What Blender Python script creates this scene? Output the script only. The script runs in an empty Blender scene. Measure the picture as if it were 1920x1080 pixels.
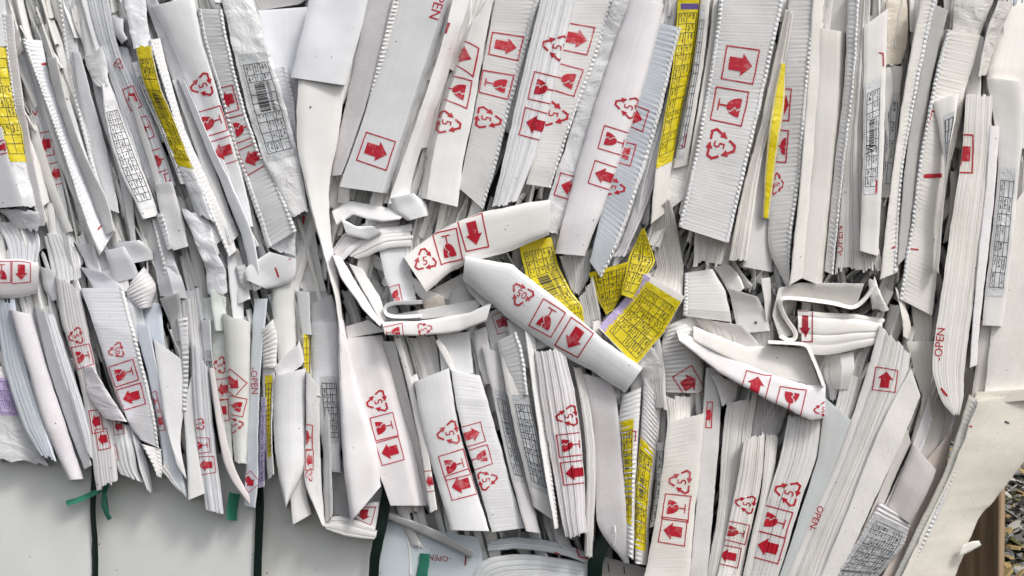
import bpy, bmesh, math, random
import numpy as np
from mathutils import Vector, noise

# ------------------------------------------------------------------ camera, world, sun, exposure
SC = bpy.context.scene
COL = SC.collection
CD = 2.1                       # metres from the lens to the face of the bale
cam_d = bpy.data.cameras.new('camera'); cam = bpy.data.objects.new('camera', cam_d); COL.objects.link(cam)
cam.location = (0, -CD, 0); cam.rotation_euler = (math.radians(90), 0, 0)
cam_d.sensor_width = 36; cam_d.lens = 36*CD/1.92; cam_d.clip_start = 0.05; cam_d.clip_end = 400
SC.camera = cam
W = bpy.data.worlds.new('World'); SC.world = W; W.use_nodes = True
nt = W.node_tree; bgn = nt.nodes['Background']
sky = nt.nodes.new('ShaderNodeTexSky'); sky.sky_type = 'NISHITA'; sky.sun_disc = False
SUN_EL, SUN_AZ = 50, 138       # azimuth clockwise from +Y (the bale faces -Y)
sky.sun_elevation = math.radians(SUN_EL); sky.sun_rotation = math.radians(SUN_AZ)
sky.dust_density = 4.0; sky.air_density = 1.0; sky.ozone_density = 0.6
hs = nt.nodes.new('ShaderNodeHueSaturation'); hs.inputs['Saturation'].default_value = 0.32
nt.links.new(sky.outputs[0], hs.inputs['Color']); nt.links.new(hs.outputs[0], bgn.inputs['Color'])
bgn.inputs['Strength'].default_value = 0.15
sl = bpy.data.lights.new('sun', 'SUN'); so = bpy.data.objects.new('sun', sl); COL.objects.link(so)
sl.energy = 1.5; sl.angle = math.radians(11); sl.color = (1.0, 0.955, 0.89)
e, a = math.radians(SUN_EL), math.radians(SUN_AZ)
sd = Vector((math.sin(a)*math.cos(e), math.cos(a)*math.cos(e), math.sin(e)))
so.rotation_euler = sd.to_track_quat('Z', 'Y').to_euler()
SC.view_settings.view_transform = 'Standard'; SC.view_settings.look = 'None'
SC.view_settings.gamma = 1; SC.view_settings.exposure = 0.10
SC.cycles.max_bounces = 12; SC.cycles.diffuse_bounces = 9

def at(px, py, d=0.0):
    """photo pixel + depth (mm behind the face of the bale) -> world point"""
    k = (CD + d/1000)/CD
    return ((px-960)/1000*k, d/1000, (540-py)/1000*k)

# ------------------------------------------------------------------ materials
def mk(name, rough=0.45, spec=0.4):
    m = bpy.data.materials.new(name); m.use_nodes = True
    t = m.node_tree; b = t.nodes['Principled BSDF']
    b.inputs['Roughness'].default_value = rough
    b.inputs['Specular IOR Level'].default_value = spec
    return m, t, b
def nd(t, typ, **kw):
    n = t.nodes.new(typ)
    for k, v in kw.items():
        if k in n.inputs: n.inputs[k].default_value = v
        else: setattr(n, k, v)
    return n
def flat(name, col, rough=0.5, spec=0.3):
    m, t, b = mk(name, rough, spec); b.inputs['Base Color'].default_value = (*col, 1); return m
def white(name, rough, spec, stretch, bump_s, style):
    """tinted white sheet plastic: object colour x streaks x dirt, bump after the sheet's own grain"""
    m, t, b = mk(name, rough, spec); L = t.links.new
    uv = nd(t, 'ShaderNodeUVMap'); oi = nd(t, 'ShaderNodeObjectInfo')
    off = nd(t, 'ShaderNodeVectorMath', operation='ADD')
    L(uv.outputs[0], off.inputs[0]); L(oi.outputs['Random'], off.inputs[1])
    mp = nd(t, 'ShaderNodeMapping'); mp.inputs['Scale'].default_value = (*stretch, 1)
    L(off.outputs[0], mp.inputs['Vector'])
    n1 = nd(t, 'ShaderNodeTexNoise', Scale=1.0, Detail=4.0, Roughness=0.6); L(mp.outputs[0], n1.inputs['Vector'])
    n2 = nd(t, 'ShaderNodeTexNoise', Scale=9.0, Detail=6.0, Roughness=0.65); L(off.outputs[0], n2.inputs['Vector'])
    r1 = nd(t, 'ShaderNodeMapRange'); r1.inputs['From Min'].default_value = .3; r1.inputs['From Max'].default_value = .7
    r1.inputs['To Min'].default_value = (.93 if name == 'layered_sheet' else .965); r1.inputs['To Max'].default_value = 1.02; L(n1.outputs['Fac'], r1.inputs['Value'])
    r2 = nd(t, 'ShaderNodeMapRange'); r2.inputs['From Min'].default_value = .3; r2.inputs['From Max'].default_value = .7
    r2.inputs['To Min'].default_value = .93; r2.inputs['To Max'].default_value = 1.03; L(n2.outputs['Fac'], r2.inputs['Value'])
    mu = nd(t, 'ShaderNodeMath', operation='MULTIPLY'); L(r1.outputs[0], mu.inputs[0]); L(r2.outputs[0], mu.inputs[1])
    # specks of dirt
    vo = nd(t, 'ShaderNodeTexVoronoi', Scale=34.0); L(off.outputs[0], vo.inputs['Vector'])
    n3 = nd(t, 'ShaderNodeTexNoise', Scale=60.0, Detail=3.0); L(off.outputs[0], n3.inputs['Vector'])
    sp = nd(t, 'ShaderNodeMath', operation='MULTIPLY_ADD'); L(n3.outputs['Fac'], sp.inputs[0]); sp.inputs[1].default_value = .12; L(vo.outputs['Distance'], sp.inputs[2])
    spk = nd(t, 'ShaderNodeMapRange'); spk.inputs['From Min'].default_value = .085; spk.inputs['From Max'].default_value = .11; L(sp.outputs[0], spk.inputs['Value'])
    val = nd(t, 'ShaderNodeVectorMath', operation='SCALE'); L(oi.outputs['Color'], val.inputs[0]); L(mu.outputs[0], val.inputs['Scale'])
    src = val.outputs[0]
    if style == 'foam':
        vf = nd(t, 'ShaderNodeTexVoronoi', Scale=430.0); L(off.outputs[0], vf.inputs['Vector'])
        rf = nd(t, 'ShaderNodeMapRange'); rf.inputs['From Max'].default_value = .75; rf.inputs['To Min'].default_value = 1.03; rf.inputs['To Max'].default_value = .90
        L(vf.outputs['Distance'], rf.inputs['Value'])
        v2 = nd(t, 'ShaderNodeVectorMath', operation='SCALE'); L(src, v2.inputs[0]); L(rf.outputs[0], v2.inputs['Scale']); src = v2.outputs[0]
    # grime stains, warm
    n4 = nd(t, 'ShaderNodeTexNoise', Scale=3.3, Detail=8.0, Roughness=0.7); L(off.outputs[0], n4.inputs['Vector'])
    st = nd(t, 'ShaderNodeMapRange'); st.inputs['From Min'].default_value = .56; st.inputs['From Max'].default_value = .75; st.inputs['To Max'].default_value = .55; L(n4.outputs['Fac'], st.inputs['Value'])
    mx = nd(t, 'ShaderNodeMix', data_type='RGBA', blend_type='MULTIPLY'); L(st.outputs[0], mx.inputs[0]); L(src, mx.inputs[6]); mx.inputs[7].default_value = (.86, .80, .70, 1)
    md = nd(t, 'ShaderNodeMix', data_type='RGBA'); L(spk.outputs[0], md.inputs[0]); md.inputs[6].default_value = (.16, .14, .12, 1); L(mx.outputs[2], md.inputs[7])
    L(md.outputs[2], b.inputs['Base Color'])
    # bump
    h = n1.outputs['Fac']
    bp = nd(t, 'ShaderNodeBump', Strength=bump_s, Distance=.002); L(h, bp.inputs['Height']); last = bp
    if style == 'rib':
        wv = nd(t, 'ShaderNodeTexWave', Scale=52.0, Distortion=1.2, bands_direction='Y'); wv.inputs['Detail'].default_value = 1.5; L(off.outputs[0], wv.inputs['Vector'])
        b2 = nd(t, 'ShaderNodeBump', Strength=.10, Distance=.0012); L(wv.outputs['Fac'], b2.inputs['Height']); L(bp.outputs[0], b2.inputs['Normal']); last = b2
    if style == 'foam':
        b2 = nd(t, 'ShaderNodeBump', Strength=.2, Distance=.001); L(vf.outputs['Distance'], b2.inputs['Height']); L(bp.outputs[0], b2.inputs['Normal']); last = b2
    if style == 'film':
        nf = nd(t, 'ShaderNodeTexNoise', Scale=30.0, Detail=3.0, Roughness=.55, Distortion=1.8); L(off.outputs[0], nf.inputs['Vector'])
        b2 = nd(t, 'ShaderNodeBump', Strength=.65, Distance=.005); L(nf.outputs['Fac'], b2.inputs['Height']); L(bp.outputs[0], b2.inputs['Normal']); last = b2
    nb = nd(t, 'ShaderNodeTexNoise', Scale=22.0, Detail=3.0); L(off.outputs[0], nb.inputs['Vector'])
    b3 = nd(t, 'ShaderNodeBump', Strength=.10, Distance=.003); L(nb.outputs['Fac'], b3.inputs['Height']); L(last.outputs[0], b3.inputs['Normal'])
    L(b3.outputs[0], b.inputs['Normal'])
    b.inputs['Subsurface Weight'].default_value = (.35 if name != 'board_sheet' else 0); b.inputs['Subsurface Radius'].default_value = (1, 1, 1); b.inputs['Subsurface Scale'].default_value = .012
    return m
M = {
 'box':  white('smooth_sheet', .27, .5, (190, 4), .05, 'box'),
 'stk':  white('layered_sheet', .30, .45, (420, 3), .14, 'box'),
 'rib':  white('ribbed_sheet', .36, .45, (30, 30), .15, 'rib'),
 'foam': white('foam_sheet', .55, .25, (60, 60), .06, 'foam'),
 'film': white('clear_film', .14, .65, (90, 10), .25, 'film'),
 'board': white('board_sheet', .5, .3, (5, 5), .03, 'box'),
 'red':  flat('red_ink', (.50, .012, .030), .42),
 'darkred': flat('shaded_red_ink', (.30, .008, .025), .42),
 'black': flat('black_ink', (.035, .035, .04), .5),
 'grey': flat('grey_ink', (.12, .12, .13), .5),
 'purple': flat('purple_ink', (.11, .07, .25), .5),
 'strap': flat('dark_green_strap', (.006, .018, .014), .4),
 'teal': flat('teal_strap', (.045, .24, .165), .3),
}
def paper(name, col, rough=.4, film=True):
    m, t, b = mk(name, rough, .45); L = t.links.new
    uv = nd(t, 'ShaderNodeUVMap')
    n = nd(t, 'ShaderNodeTexNoise', Scale=14.0, Detail=5.0); L(uv.outputs[0], n.inputs['Vector'])
    r = nd(t, 'ShaderNodeMapRange'); r.inputs['From Min'].default_value = .3; r.inputs['From Max'].default_value = .7
    r.inputs['To Min'].default_value = .82; r.inputs['To Max'].default_value = 1.05; L(n.outputs['Fac'], r.inputs['Value'])
    v = nd(t, 'ShaderNodeVectorMath', operation='SCALE'); v.inputs[0].default_value = col; L(r.outputs[0], v.inputs['Scale']); L(v.outputs[0], b.inputs['Base Color'])
    nf = nd(t, 'ShaderNodeTexNoise', Scale=38.0, Detail=4.0, Distortion=1.5); L(uv.outputs[0], nf.inputs['Vector'])
    bp = nd(t, 'ShaderNodeBump', Strength=.85, Distance=.004); L(nf.outputs['Fac'], bp.inputs['Height']); L(bp.outputs[0], b.inputs['Normal'])
    return m
def worn(name, col):
    m, t, b = mk(name, .42, .35); L = t.links.new; ge = nd(t, 'ShaderNodeNewGeometry')
    n = nd(t, 'ShaderNodeTexNoise', Scale=70.0, Detail=7.0, Roughness=.7); L(ge.outputs['Position'], n.inputs['Vector'])
    n2 = nd(t, 'ShaderNodeTexNoise', Scale=5.0, Detail=2.0); L(ge.outputs['Position'], n2.inputs['Vector'])
    a = nd(t, 'ShaderNodeMath', operation='MULTIPLY_ADD'); L(n2.outputs['Fac'], a.inputs[0]); a.inputs[1].default_value = .55; L(n.outputs['Fac'], a.inputs[2])
    r = nd(t, 'ShaderNodeMapRange'); r.inputs['From Min'].default_value = .80; r.inputs['From Max'].default_value = .98; r.inputs['To Max'].default_value = .45; L(a.outputs[0], r.inputs['Value'])
    x = nd(t, 'ShaderNodeMix', data_type='RGBA'); L(r.outputs[0], x.inputs[0]); x.inputs[6].default_value = (*col, 1); x.inputs[7].default_value = (.72, .42, .43, 1); L(x.outputs[2], b.inputs['Base Color'])
    return m
M['red'] = worn('red_ink', (.46, .012, .030)); M['darkred'] = worn('shaded_red_ink', (.30, .008, .025))  # darker copy of the red: shade on recessed marks put into the ink colour
M['yellow'] = paper('yellow_label', (.74, .61, .016), .22)
M['white'] = paper('white_label', (.74, .75, .77), .3)
M['lilac'] = paper('lilac_label', (.50, .42, .66), .35)
M['greylab'] = paper('grey_label', (.50, .52, .54), .3)

# ------------------------------------------------------------------ sheet geometry
def catmull(P, n, lin=False):
    """n points evenly spread along a smooth curve through P"""
    P = [np.array(p, float) for p in P]
    if len(P) == 2:
        t = np.linspace(0, 1, n)[:, None]; return P[0]*(1-t) + P[1]*t
    if lin:
        A = np.array(P); sg = np.r_[0, np.cumsum(np.linalg.norm(np.diff(A, axis=0), axis=1))]; q = np.linspace(0, sg[-1], n)
        return np.c_[np.interp(q, sg, A[:, 0]), np.interp(q, sg, A[:, 1])]
    Q = [2*P[0]-P[1]] + P + [2*P[-1]-P[-2]]
    out = []
    for i in range(1, len(Q)-2):
        p0, p1, p2, p3 = Q[i-1:i+3]
        for s in np.linspace(0, 1, 14, endpoint=False):
            out.append(.5*((2*p1) + (p2-p0)*s + (2*p0-5*p1+4*p2-p3)*s*s + (3*p1-p0-3*p2+p3)*s**3))
    out.append(P[-1]); out = np.array(out)
    seg = np.r_[0, np.cumsum(np.linalg.norm(np.diff(out, axis=0), axis=1))]
    q = np.linspace(0, seg[-1], n)
    return np.c_[np.interp(q, seg, out[:, 0]), np.interp(q, seg, out[:, 1])]

def vn(x, y, z): return noise.noise(Vector((x, y, z)))

class Strip:
    """front face of a package: grid over u (across, L->R) and v (along), px/mm, then world"""
    def __init__(s, L, R, d, prof='flat', n=5, bulge=None, lean=0, rip=0, per=9.0, fe='', amp=3.0, seed=0, rag=0, edge=1.0, u0=.5, sag=0, kink=-1, lin=False, grv=.8):
        rnd = random.Random(seed); s.seed = seed; s.rip = rip
        tw = rnd.uniform(-9, 9)
        dL, dR = (d-tw, d+tw) if not isinstance(d, (tuple, list)) else d
        nk = 0 if kink == 0 else rnd.choice((1, 1, 2, 3)) if kink > 0 else rnd.choice((0, 1, 1, 2))
        kinks = [(rnd.uniform(.12, .9), rnd.choice((-1, 1))*rnd.uniform(.03, .075)*abs(kink), rnd.uniform(-.12, .12)) for _ in range(nk)]
        c = [np.array(p, float) for p in L]; r = [np.array(p, float) for p in R]
        ln = max(sum(np.linalg.norm(c[i+1]-c[i]) for i in range(len(c)-1)), sum(np.linalg.norm(r[i+1]-r[i]) for i in range(len(r)-1)))
        step = 2.3 if rip else 6.0
        nv = int(min(260, max(6, ln/step)))
        s.len = ln; s.nv = nv
        Lc, Rc = catmull(L, nv, lin), catmull(R, nv, lin)
        wid = float(np.mean(np.linalg.norm(Rc-Lc, axis=1))); s.wid = wid
        if prof == 'stk':
            cuts = [0]
            n = int(n*2.2)
            for k in range(n): cuts.append(cuts[-1] + rnd.choice((.35, .6, 1.0, 1.9)))
            cuts = [q/cuts[-1] for q in cuts]
            us, lay = [], []
            for k in range(n):
                a, b = cuts[k], cuts[k+1]; e = (b-a)*.10
                for f in (0.0, .13, .38, .62, .87, 1.0):
                    us.append(a + e*.5 + (b-a-e)*f); lay.append((k, f))
            us[0] = 0; us[-1] = 1
            offs = [rnd.uniform(-1.5, 1.5) for _ in range(n)]; ends = [rnd.uniform(-1, 1)*max(rag, 3) for _ in range(n)]; tops = [rnd.uniform(-1, 1)*max(rag, 3) for _ in range(n)]
            wob = [rnd.uniform(0, 50) for _ in range(n)]
        else:
            nu = int(min(26, max(9, wid/4.5)))
            t = np.linspace(0, 1, nu); us = list(.5-.5*np.cos(np.pi*t)*(.35) + (t-.5)*.65); us = [(q-us[0])/(us[-1]-us[0]) for q in us]
            lay = None
        s.us = np.array(us); nu = len(us)
        if bulge is None: bulge = {'flat': 2.5, 'rnd': .32*wid, 'vee': .25*wid, 'stk': 5, 'dish': -.2*wid, 'turn': .8*wid}[prof]
        px = np.zeros((nv, nu, 3)); UV = np.zeros((nv, nu, 2))
        T = np.gradient((Lc+Rc)/2, axis=0); T /= np.maximum(np.linalg.norm(T, axis=1, keepdims=True), 1e-6)
        ew = min(edge, wid*.05)
        for j in range(nv):
            v = j/(nv-1); y = v*ln
            jl = ew*(vn(seed*1.7, y*.03, 1)*1.3 + vn(seed*2.3, y*.17, 2)*.6); jr = ew*(vn(seed*1.1, y*.03, 5)*1.3 + vn(seed*3.3, y*.17, 9)*.6)
            A = Lc[j]; B = Rc[j]; ax = (B-A)/max(np.linalg.norm(B-A), 1e-6)
            ph = math.sin(2*math.pi*(y + 2.5*vn(seed, y*.03, 0))/per)
            if rip and 'l' in fe: jl -= .7*ph
            if rip and 'r' in fe: jr += .7*ph
            A = A + ax*jl; B = B + ax*jr
            for i, u in enumerate(us):
                p = A + (B-A)*u
                w = 2*u-1
                if prof == 'flat': h = bulge*(1-abs(w)**8) - bulge
                elif prof == 'rnd': h = bulge*(math.sqrt(max(0, 1-w*w))-1)
                elif prof == 'dish': h = bulge*(1-w*w)
                elif prof == 'turn': h = -max(0, (u-u0) if u0 > .5 else (u0-u))/(1-u0 if u0 > .5 else u0)*bulge + 1.5*(1-abs(w)**8)
                elif prof == 'vee': h = bulge*(1-abs(u-u0)/(u0 if u < u0 else 1-u0)) - bulge
                else:
                    k, f = lay[i]
                    h = bulge*((1-w*w)-1)*.8 + grv*offs[k] + grv*vn(wob[k], y*.008, 3) - 1.4*grv*(1 if f in (0.0, 1.0) else (.2 if f in (.13, .87) else 0))
                    if v > .9: p = p + T[j]*ends[k]*((v-.9)/.1)**2
                    if v < .1: p = p - T[j]*tops[k]*((.1-v)/.1)**2
                dep = dL + (dR-dL)*u - h + lean*(v-.5)*2 + sag*4*v*(v-1)
                dep += amp*(vn(p[0]*.011+seed*3.1, p[1]*.011, seed*.7)*1.0 + vn(p[0]*.05, p[1]*.05+seed, 4)*(.35 if amp > 6 else .10))
                for vk, sk, tk in kinks: dep += sk*(abs(v + tk*(u-.5) - vk) - (vk*vk+(1-vk)**2)/2)*min(ln, 260)
                if rag and lay is None:
                    q = vn(seed*5.1, u*wid*.11, 7)*rag + vn(seed*4.1, u*wid*.4, 2)*rag*.35
                    if v > .93: p = p + T[j]*q*((v-.93)/.07)
                    if v < .07: p = p + T[j]*q*((.07-v)/.07)
                if rip:
                    wt = .13
                    if 'l' in fe: wt = max(wt, 1.5*math.exp(-u*wid/9))
                    if 'r' in fe: wt = max(wt, 1.5*math.exp(-(1-u)*wid/9))
                    if 'a' in fe: wt = 1.0
                    wt *= max(.15, .8 + 1.6*vn(seed*9, u*2.0, y*.014))
                    dep += rip*wt*ph
                px[j, i] = (p[0], p[1], dep); UV[j, i] = (u*wid/1000, y/1000)
        s.px = px; s.uv = UV; s.T = T
        s.G = np.array([[at(*px[j, i]) for i in range(nu)] for j in range(nv)])
    def build(s, name, mat, D=110, parent=None, flare=0):
        nv, nu = s.nv, len(s.us)
        V = [tuple(p) for p in s.G.reshape(-1, 3)]; F = []; uvs = [tuple(q) for q in s.uv.reshape(-1, 2)]
        idx = lambda j, i: j*nu+i
        # orientation: front faces look at -Y
        c = s.px; a = c[nv//2, -1, :2]-c[nv//2, 0, :2]; b = c[min(nv//2+1, nv-1), 0, :2]-c[nv//2-1, 0, :2]
        flip = (a[0]*b[1]-a[1]*b[0]) < 0
        for j in range(nv-1):
            for i in range(nu-1):
                F.append((idx(j, i), idx(j+1, i), idx(j+1, i+1), idx(j, i+1)))
        # the body behind: rings going back along the sides and the ends
        ring = [(j, 0) for j in range(nv)] + [(nv-1, i) for i in range(1, nu)] + [(j, nu-1) for j in range(nv-2, -1, -1)] + [(0, i) for i in range(nu-2, 0, -1)]
        cx, cy = c[:, :, 0].mean(), c[:, :, 1].mean()
        prev = [idx(j, i) for j, i in ring]; mean_d = c[:, :, 2].mean()
        for q, (fr, ins) in enumerate(((.04, .4), (1.0, 2.0))):
            cur = []
            for (j, i) in ring:
                x, y, d = c[j, i]
                k = max(d, mean_d-30) + D*fr
                dx, dy = cx-x, cy-y; m_ = max(math.hypot(dx, dy), 1e-6)
                V.append(at(x+dx/m_*ins, y+dy/m_*ins, k)); uvs.append((s.uv[j, i][0]+ k*.0003, s.uv[j, i][1] + (k-d)/1000*.6)); cur.append(len(V)-1)
            n = len(ring)
            for t in range(n):
                u_ = (t+1) % n
                F.append((prev[t], cur[t], cur[u_], prev[u_]))
            prev = cur
        F.append(tuple(prev[::-1]))
        if flip: F = [f[::-1] for f in F]
        me = bpy.data.meshes.new(name); me.from_pydata(V, [], F); me.update()
        ul = me.uv_layers.new(name='UVMap')
        li = np.zeros(len(me.loops), dtype=np.int32); me.loops.foreach_get('vertex_index', li)
        ul.data.foreach_set('uv', np.array(uvs, dtype=np.float32)[li].ravel())
        me.polygons.foreach_set('use_smooth', [True]*len(me.polygons)); me.set_sharp_from_angle(angle=math.radians(38))
        me.materials.append(mat)
        o = bpy.data.objects.new(name, me); COL.objects.link(o)
        if parent: o.parent = parent
        return o
    def pos(s, u, v, off=.7):
        """world point on the face, lifted towards the viewer by off mm"""
        u = min(max(u, 0), 1); v = min(max(v, 0), 1)
        j = min(int(v*(s.nv-1)), s.nv-2); fv = v*(s.nv-1)-j
        i = min(max(int(np.searchsorted(s.us, u, 'right'))-1, 0), len(s.us)-2); fu = (u-s.us[i])/max(s.us[i+1]-s.us[i], 1e-9)
        P = s.px
        p = (P[j, i]*(1-fu)+P[j, i+1]*fu)*(1-fv) + (P[j+1, i]*(1-fu)+P[j+1, i+1]*fu)*fv
        return at(p[0], p[1], p[2]-off)
    def find(s, x, y):
        P = s.px[:, :, :2]; dd = (P[:, :, 0]-x)**2 + (P[:, :, 1]-y)**2
        j, i = np.unravel_index(np.argmin(dd), dd.shape)
        u, v = s.us[i], j/(s.nv-1)
        j0, j1 = max(j-3, 0), min(j+3, s.nv-1)
        ax = P[j, -1]-P[j, 0]; al = (P[j1, i]-P[j0, i])/((j1-j0)/(s.nv-1))
        J = np.array([[ax[0], al[0]], [ax[1], al[1]]]); Ji = np.linalg.inv(J + np.eye(2)*1e-6)
        r = Ji @ (np.array([x, y])-P[j, i])
        return u+r[0], v+r[1], Ji, al

def finish(name, V, F, mats, fm=None, parent=None, uvs=None, smooth=True):
    me = bpy.data.meshes.new(name); me.from_pydata(V, [], F); me.update()
    for m in mats: me.materials.append(m)
    if fm: me.polygons.foreach_set('material_index', fm)
    if uvs is not None:
        ul = me.uv_layers.new(name='UVMap')
        li = np.zeros(len(me.loops), dtype=np.int32); me.loops.foreach_get('vertex_index', li)
        ul.data.foreach_set('uv', np.array(uvs, dtype=np.float32)[li].ravel())
    if smooth: me.polygons.foreach_set('use_smooth', [True]*len(me.polygons))
    o = bpy.data.objects.new(name, me); COL.objects.link(o)
    if parent: o.parent = parent
    return o

# ------------------------------------------------------------------ printed marks (2D outlines, unit box, y down)
def stroke(P, w):
    P = [np.array(p, float) for p in P]; out = []; n = len(P)
    Ls, Rs = [], []
    for i in range(n):
        if i == 0: t = P[1]-P[0]; k = 1
        elif i == n-1: t = P[-1]-P[-2]; k = 1
        else:
            a = P[i]-P[i-1]; a /= np.linalg.norm(a); b = P[i+1]-P[i]; b /= np.linalg.norm(b); t = a+b
            k = 1/max(np.linalg.norm(t)/2, .5)
        t = t/np.linalg.norm(t); nrm = np.array([-t[1], t[0]])*w/2*k
        Ls.append(P[i]+nrm); Rs.append(P[i]-nrm)
    return [[Ls[i], Ls[i+1], Rs[i+1], Rs[i]] for i in range(n-1)]
def box_polys(w=1, h=1, t=.055):
    a, b, c, d = w/2, h/2, w/2-t, h/2-t
    return [[(-a, -b), (a, -b), (c, -d), (-c, -d)], [(a, -b), (a, b), (c, d), (c, -d)], [(a, b), (-a, b), (-c, d), (c, d)], [(-a, b), (-a, -b), (-c, -d), (-c, d)]]
def g_arrow(w, h):
    return box_polys(w, h, .038*max(w, h)) + [[(0, -.36*h), (.33*w, -.04*h), (.19*w, -.04*h), (.19*w, .34*h), (-.19*w, .34*h), (-.19*w, -.04*h), (-.33*w, -.04*h)]]
def g_glass(w, h):
    el = lambda a: (.27*w*math.cos(a), (-.33+.42*math.sin(a))*h)
    bowl = [(-.27*w, -.33*h), (.0, -.33*h), (.07*w, -.23*h), (.0, -.17*h), (.10*w, -.09*h), (.10*w, 0)] 
    L = [(-.27*w, -.33*h), (-.01*w, -.33*h), (.06*w, -.24*h), (-.02*w, -.17*h), (.10*w, -.06*h), el(1.15)] + [el(a) for a in (1.4, 1.72, 2.0, 2.3, 2.6, 2.9)]
    Rr = [(.05*w, -.33*h), (.27*w, -.33*h)] + [el(a) for a in (.25, .5, .75, .98)] + [(.15*w, -.06*h), (.04*w, -.17*h), (.11*w, -.24*h)]
    st = [[(-.025*w, .095*h), (.025*w, .095*h), (.025*w, .31*h), (-.025*w, .31*h)], [(-.17*w, .31*h), (.17*w, .31*h), (.17*w, .35*h), (-.17*w, .35*h)]]
    return box_polys(w, h, .038*max(w, h)) + [L, Rr] + st
def g_recycle(w, h):
    out = []
    for k in range(3):
        a = math.radians(120*k); c, s = math.cos(a), math.sin(a)
        rot = lambda p: ((p[0]*c-p[1]*s)*w, (p[0]*s+p[1]*c)*h)
        out += [[rot(q) for q in poly] for poly in stroke([(-.185, -.235), (-.075, -.425), (.065, -.435), (.165, -.262)], .068)]
        out.append([rot(q) for q in ((.075, -.212), (.255, -.312), (.262, -.095))])
    return out
_txt = {}
def text_polys(txt):
    """outline triangles of a word in the built-in face, centred, cap height about 1"""
    if txt not in _txt:
        cu = bpy.data.curves.new('t', 'FONT'); cu.body = txt; cu.resolution_u = 2
        cu.align_x = 'CENTER'; cu.align_y = 'CENTER'
        o = bpy.data.objects.new('t', cu); COL.objects.link(o)
        dg = bpy.context.evaluated_depsgraph_get(); me = o.evaluated_get(dg).to_mesh()
        _txt[txt] = [[(me.vertices[i].co.x*1.35, -me.vertices[i].co.y*1.35) for i in p.vertices] for p in me.polygons]
        o.evaluated_get(dg).to_mesh_clear(); bpy.data.objects.remove(o); bpy.data.curves.remove(cu)
    return _txt[txt]

def decal(st, name, polys, x, y, rot, mat, parent, off=.7, cell=6.0):
    """lay flat outlines (in px, y down) on the face of a sheet at photo point x, y"""
    u, v, Ji, al = st.find(x, y)
    if rot in ('r', 'l', 'u', 'd'):
        ang = math.degrees(math.atan2(-al[0], al[1]))       # lean of the sheet (0 = hanging straight down)
        rot = {'r': 90, 'l': -90, 'u': 0, 'd': 180}[rot] + ang
    a = math.radians(rot); c, s = math.cos(a), math.sin(a)
    bm = bmesh.new()
    for P in polys:
        vs = [bm.verts.new((p[0], p[1], 0)) for p in P]
        try: bm.faces.new(vs)
        except ValueError: pass
    bmesh.ops.triangulate(bm, faces=bm.faces[:])
    xs = [q.co.x for q in bm.verts]; ys = [q.co.y for q in bm.verts]
    for ax, lo, hi in ((0, min(xs), max(xs)), (1, min(ys), max(ys))):
        k = math.floor(lo/cell)*cell + cell
        while k < hi:
            co = (k, 0, 0) if ax == 0 else (0, k, 0); no = (1, 0, 0) if ax == 0 else (0, 1, 0)
            bmesh.ops.bisect_plane(bm, geom=bm.verts[:]+bm.edges[:]+bm.faces[:], plane_co=co, plane_no=no); k += cell
    for q in bm.verts:
        dx, dy = q.co.x*c-q.co.y*s, q.co.x*s+q.co.y*c
        r = Ji @ np.array([dx, dy]); q.co = (u+r[0], v+r[1], 0)
    for co, no in (((.012, 0, 0), (-1, 0, 0)), ((.988, 0, 0), (1, 0, 0)), ((0, .004, 0), (0, -1, 0)), ((0, .996, 0), (0, 1, 0))):
        bmesh.ops.bisect_plane(bm, geom=bm.verts[:]+bm.edges[:]+bm.faces[:], plane_co=co, plane_no=no, clear_outer=True)
    def cut(co, no):
        bmesh.ops.bisect_plane(bm, geom=bm.verts[:]+bm.edges[:]+bm.faces[:], plane_co=co, plane_no=no, dist=1e-6)
    if bm.faces and len(bm.faces) < 900:
        x0, x1 = min(q.co.x for q in bm.verts), max(q.co.x for q in bm.verts); y0, y1 = min(q.co.y for q in bm.verts), max(q.co.y for q in bm.verts)
        for q in st.us:
            if x0 < q < x1: cut((q, 0, 0), (1, 0, 0))
        if st.rip:
            for q in range(st.nv):
                if y0 < q/(st.nv-1) < y1: cut((0, q/(st.nv-1), 0), (0, 1, 0))
    if not bm.faces: bm.free(); return None
    for q in bm.verts: q.co = st.pos(q.co.x, q.co.y, off)
    me = bpy.data.meshes.new(name); bm.normal_update(); bm.to_mesh(me); bm.free()
    me.materials.append(mat)
    o = bpy.data.objects.new(name, me); COL.objects.link(o); o.parent = parent
    return o

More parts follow.
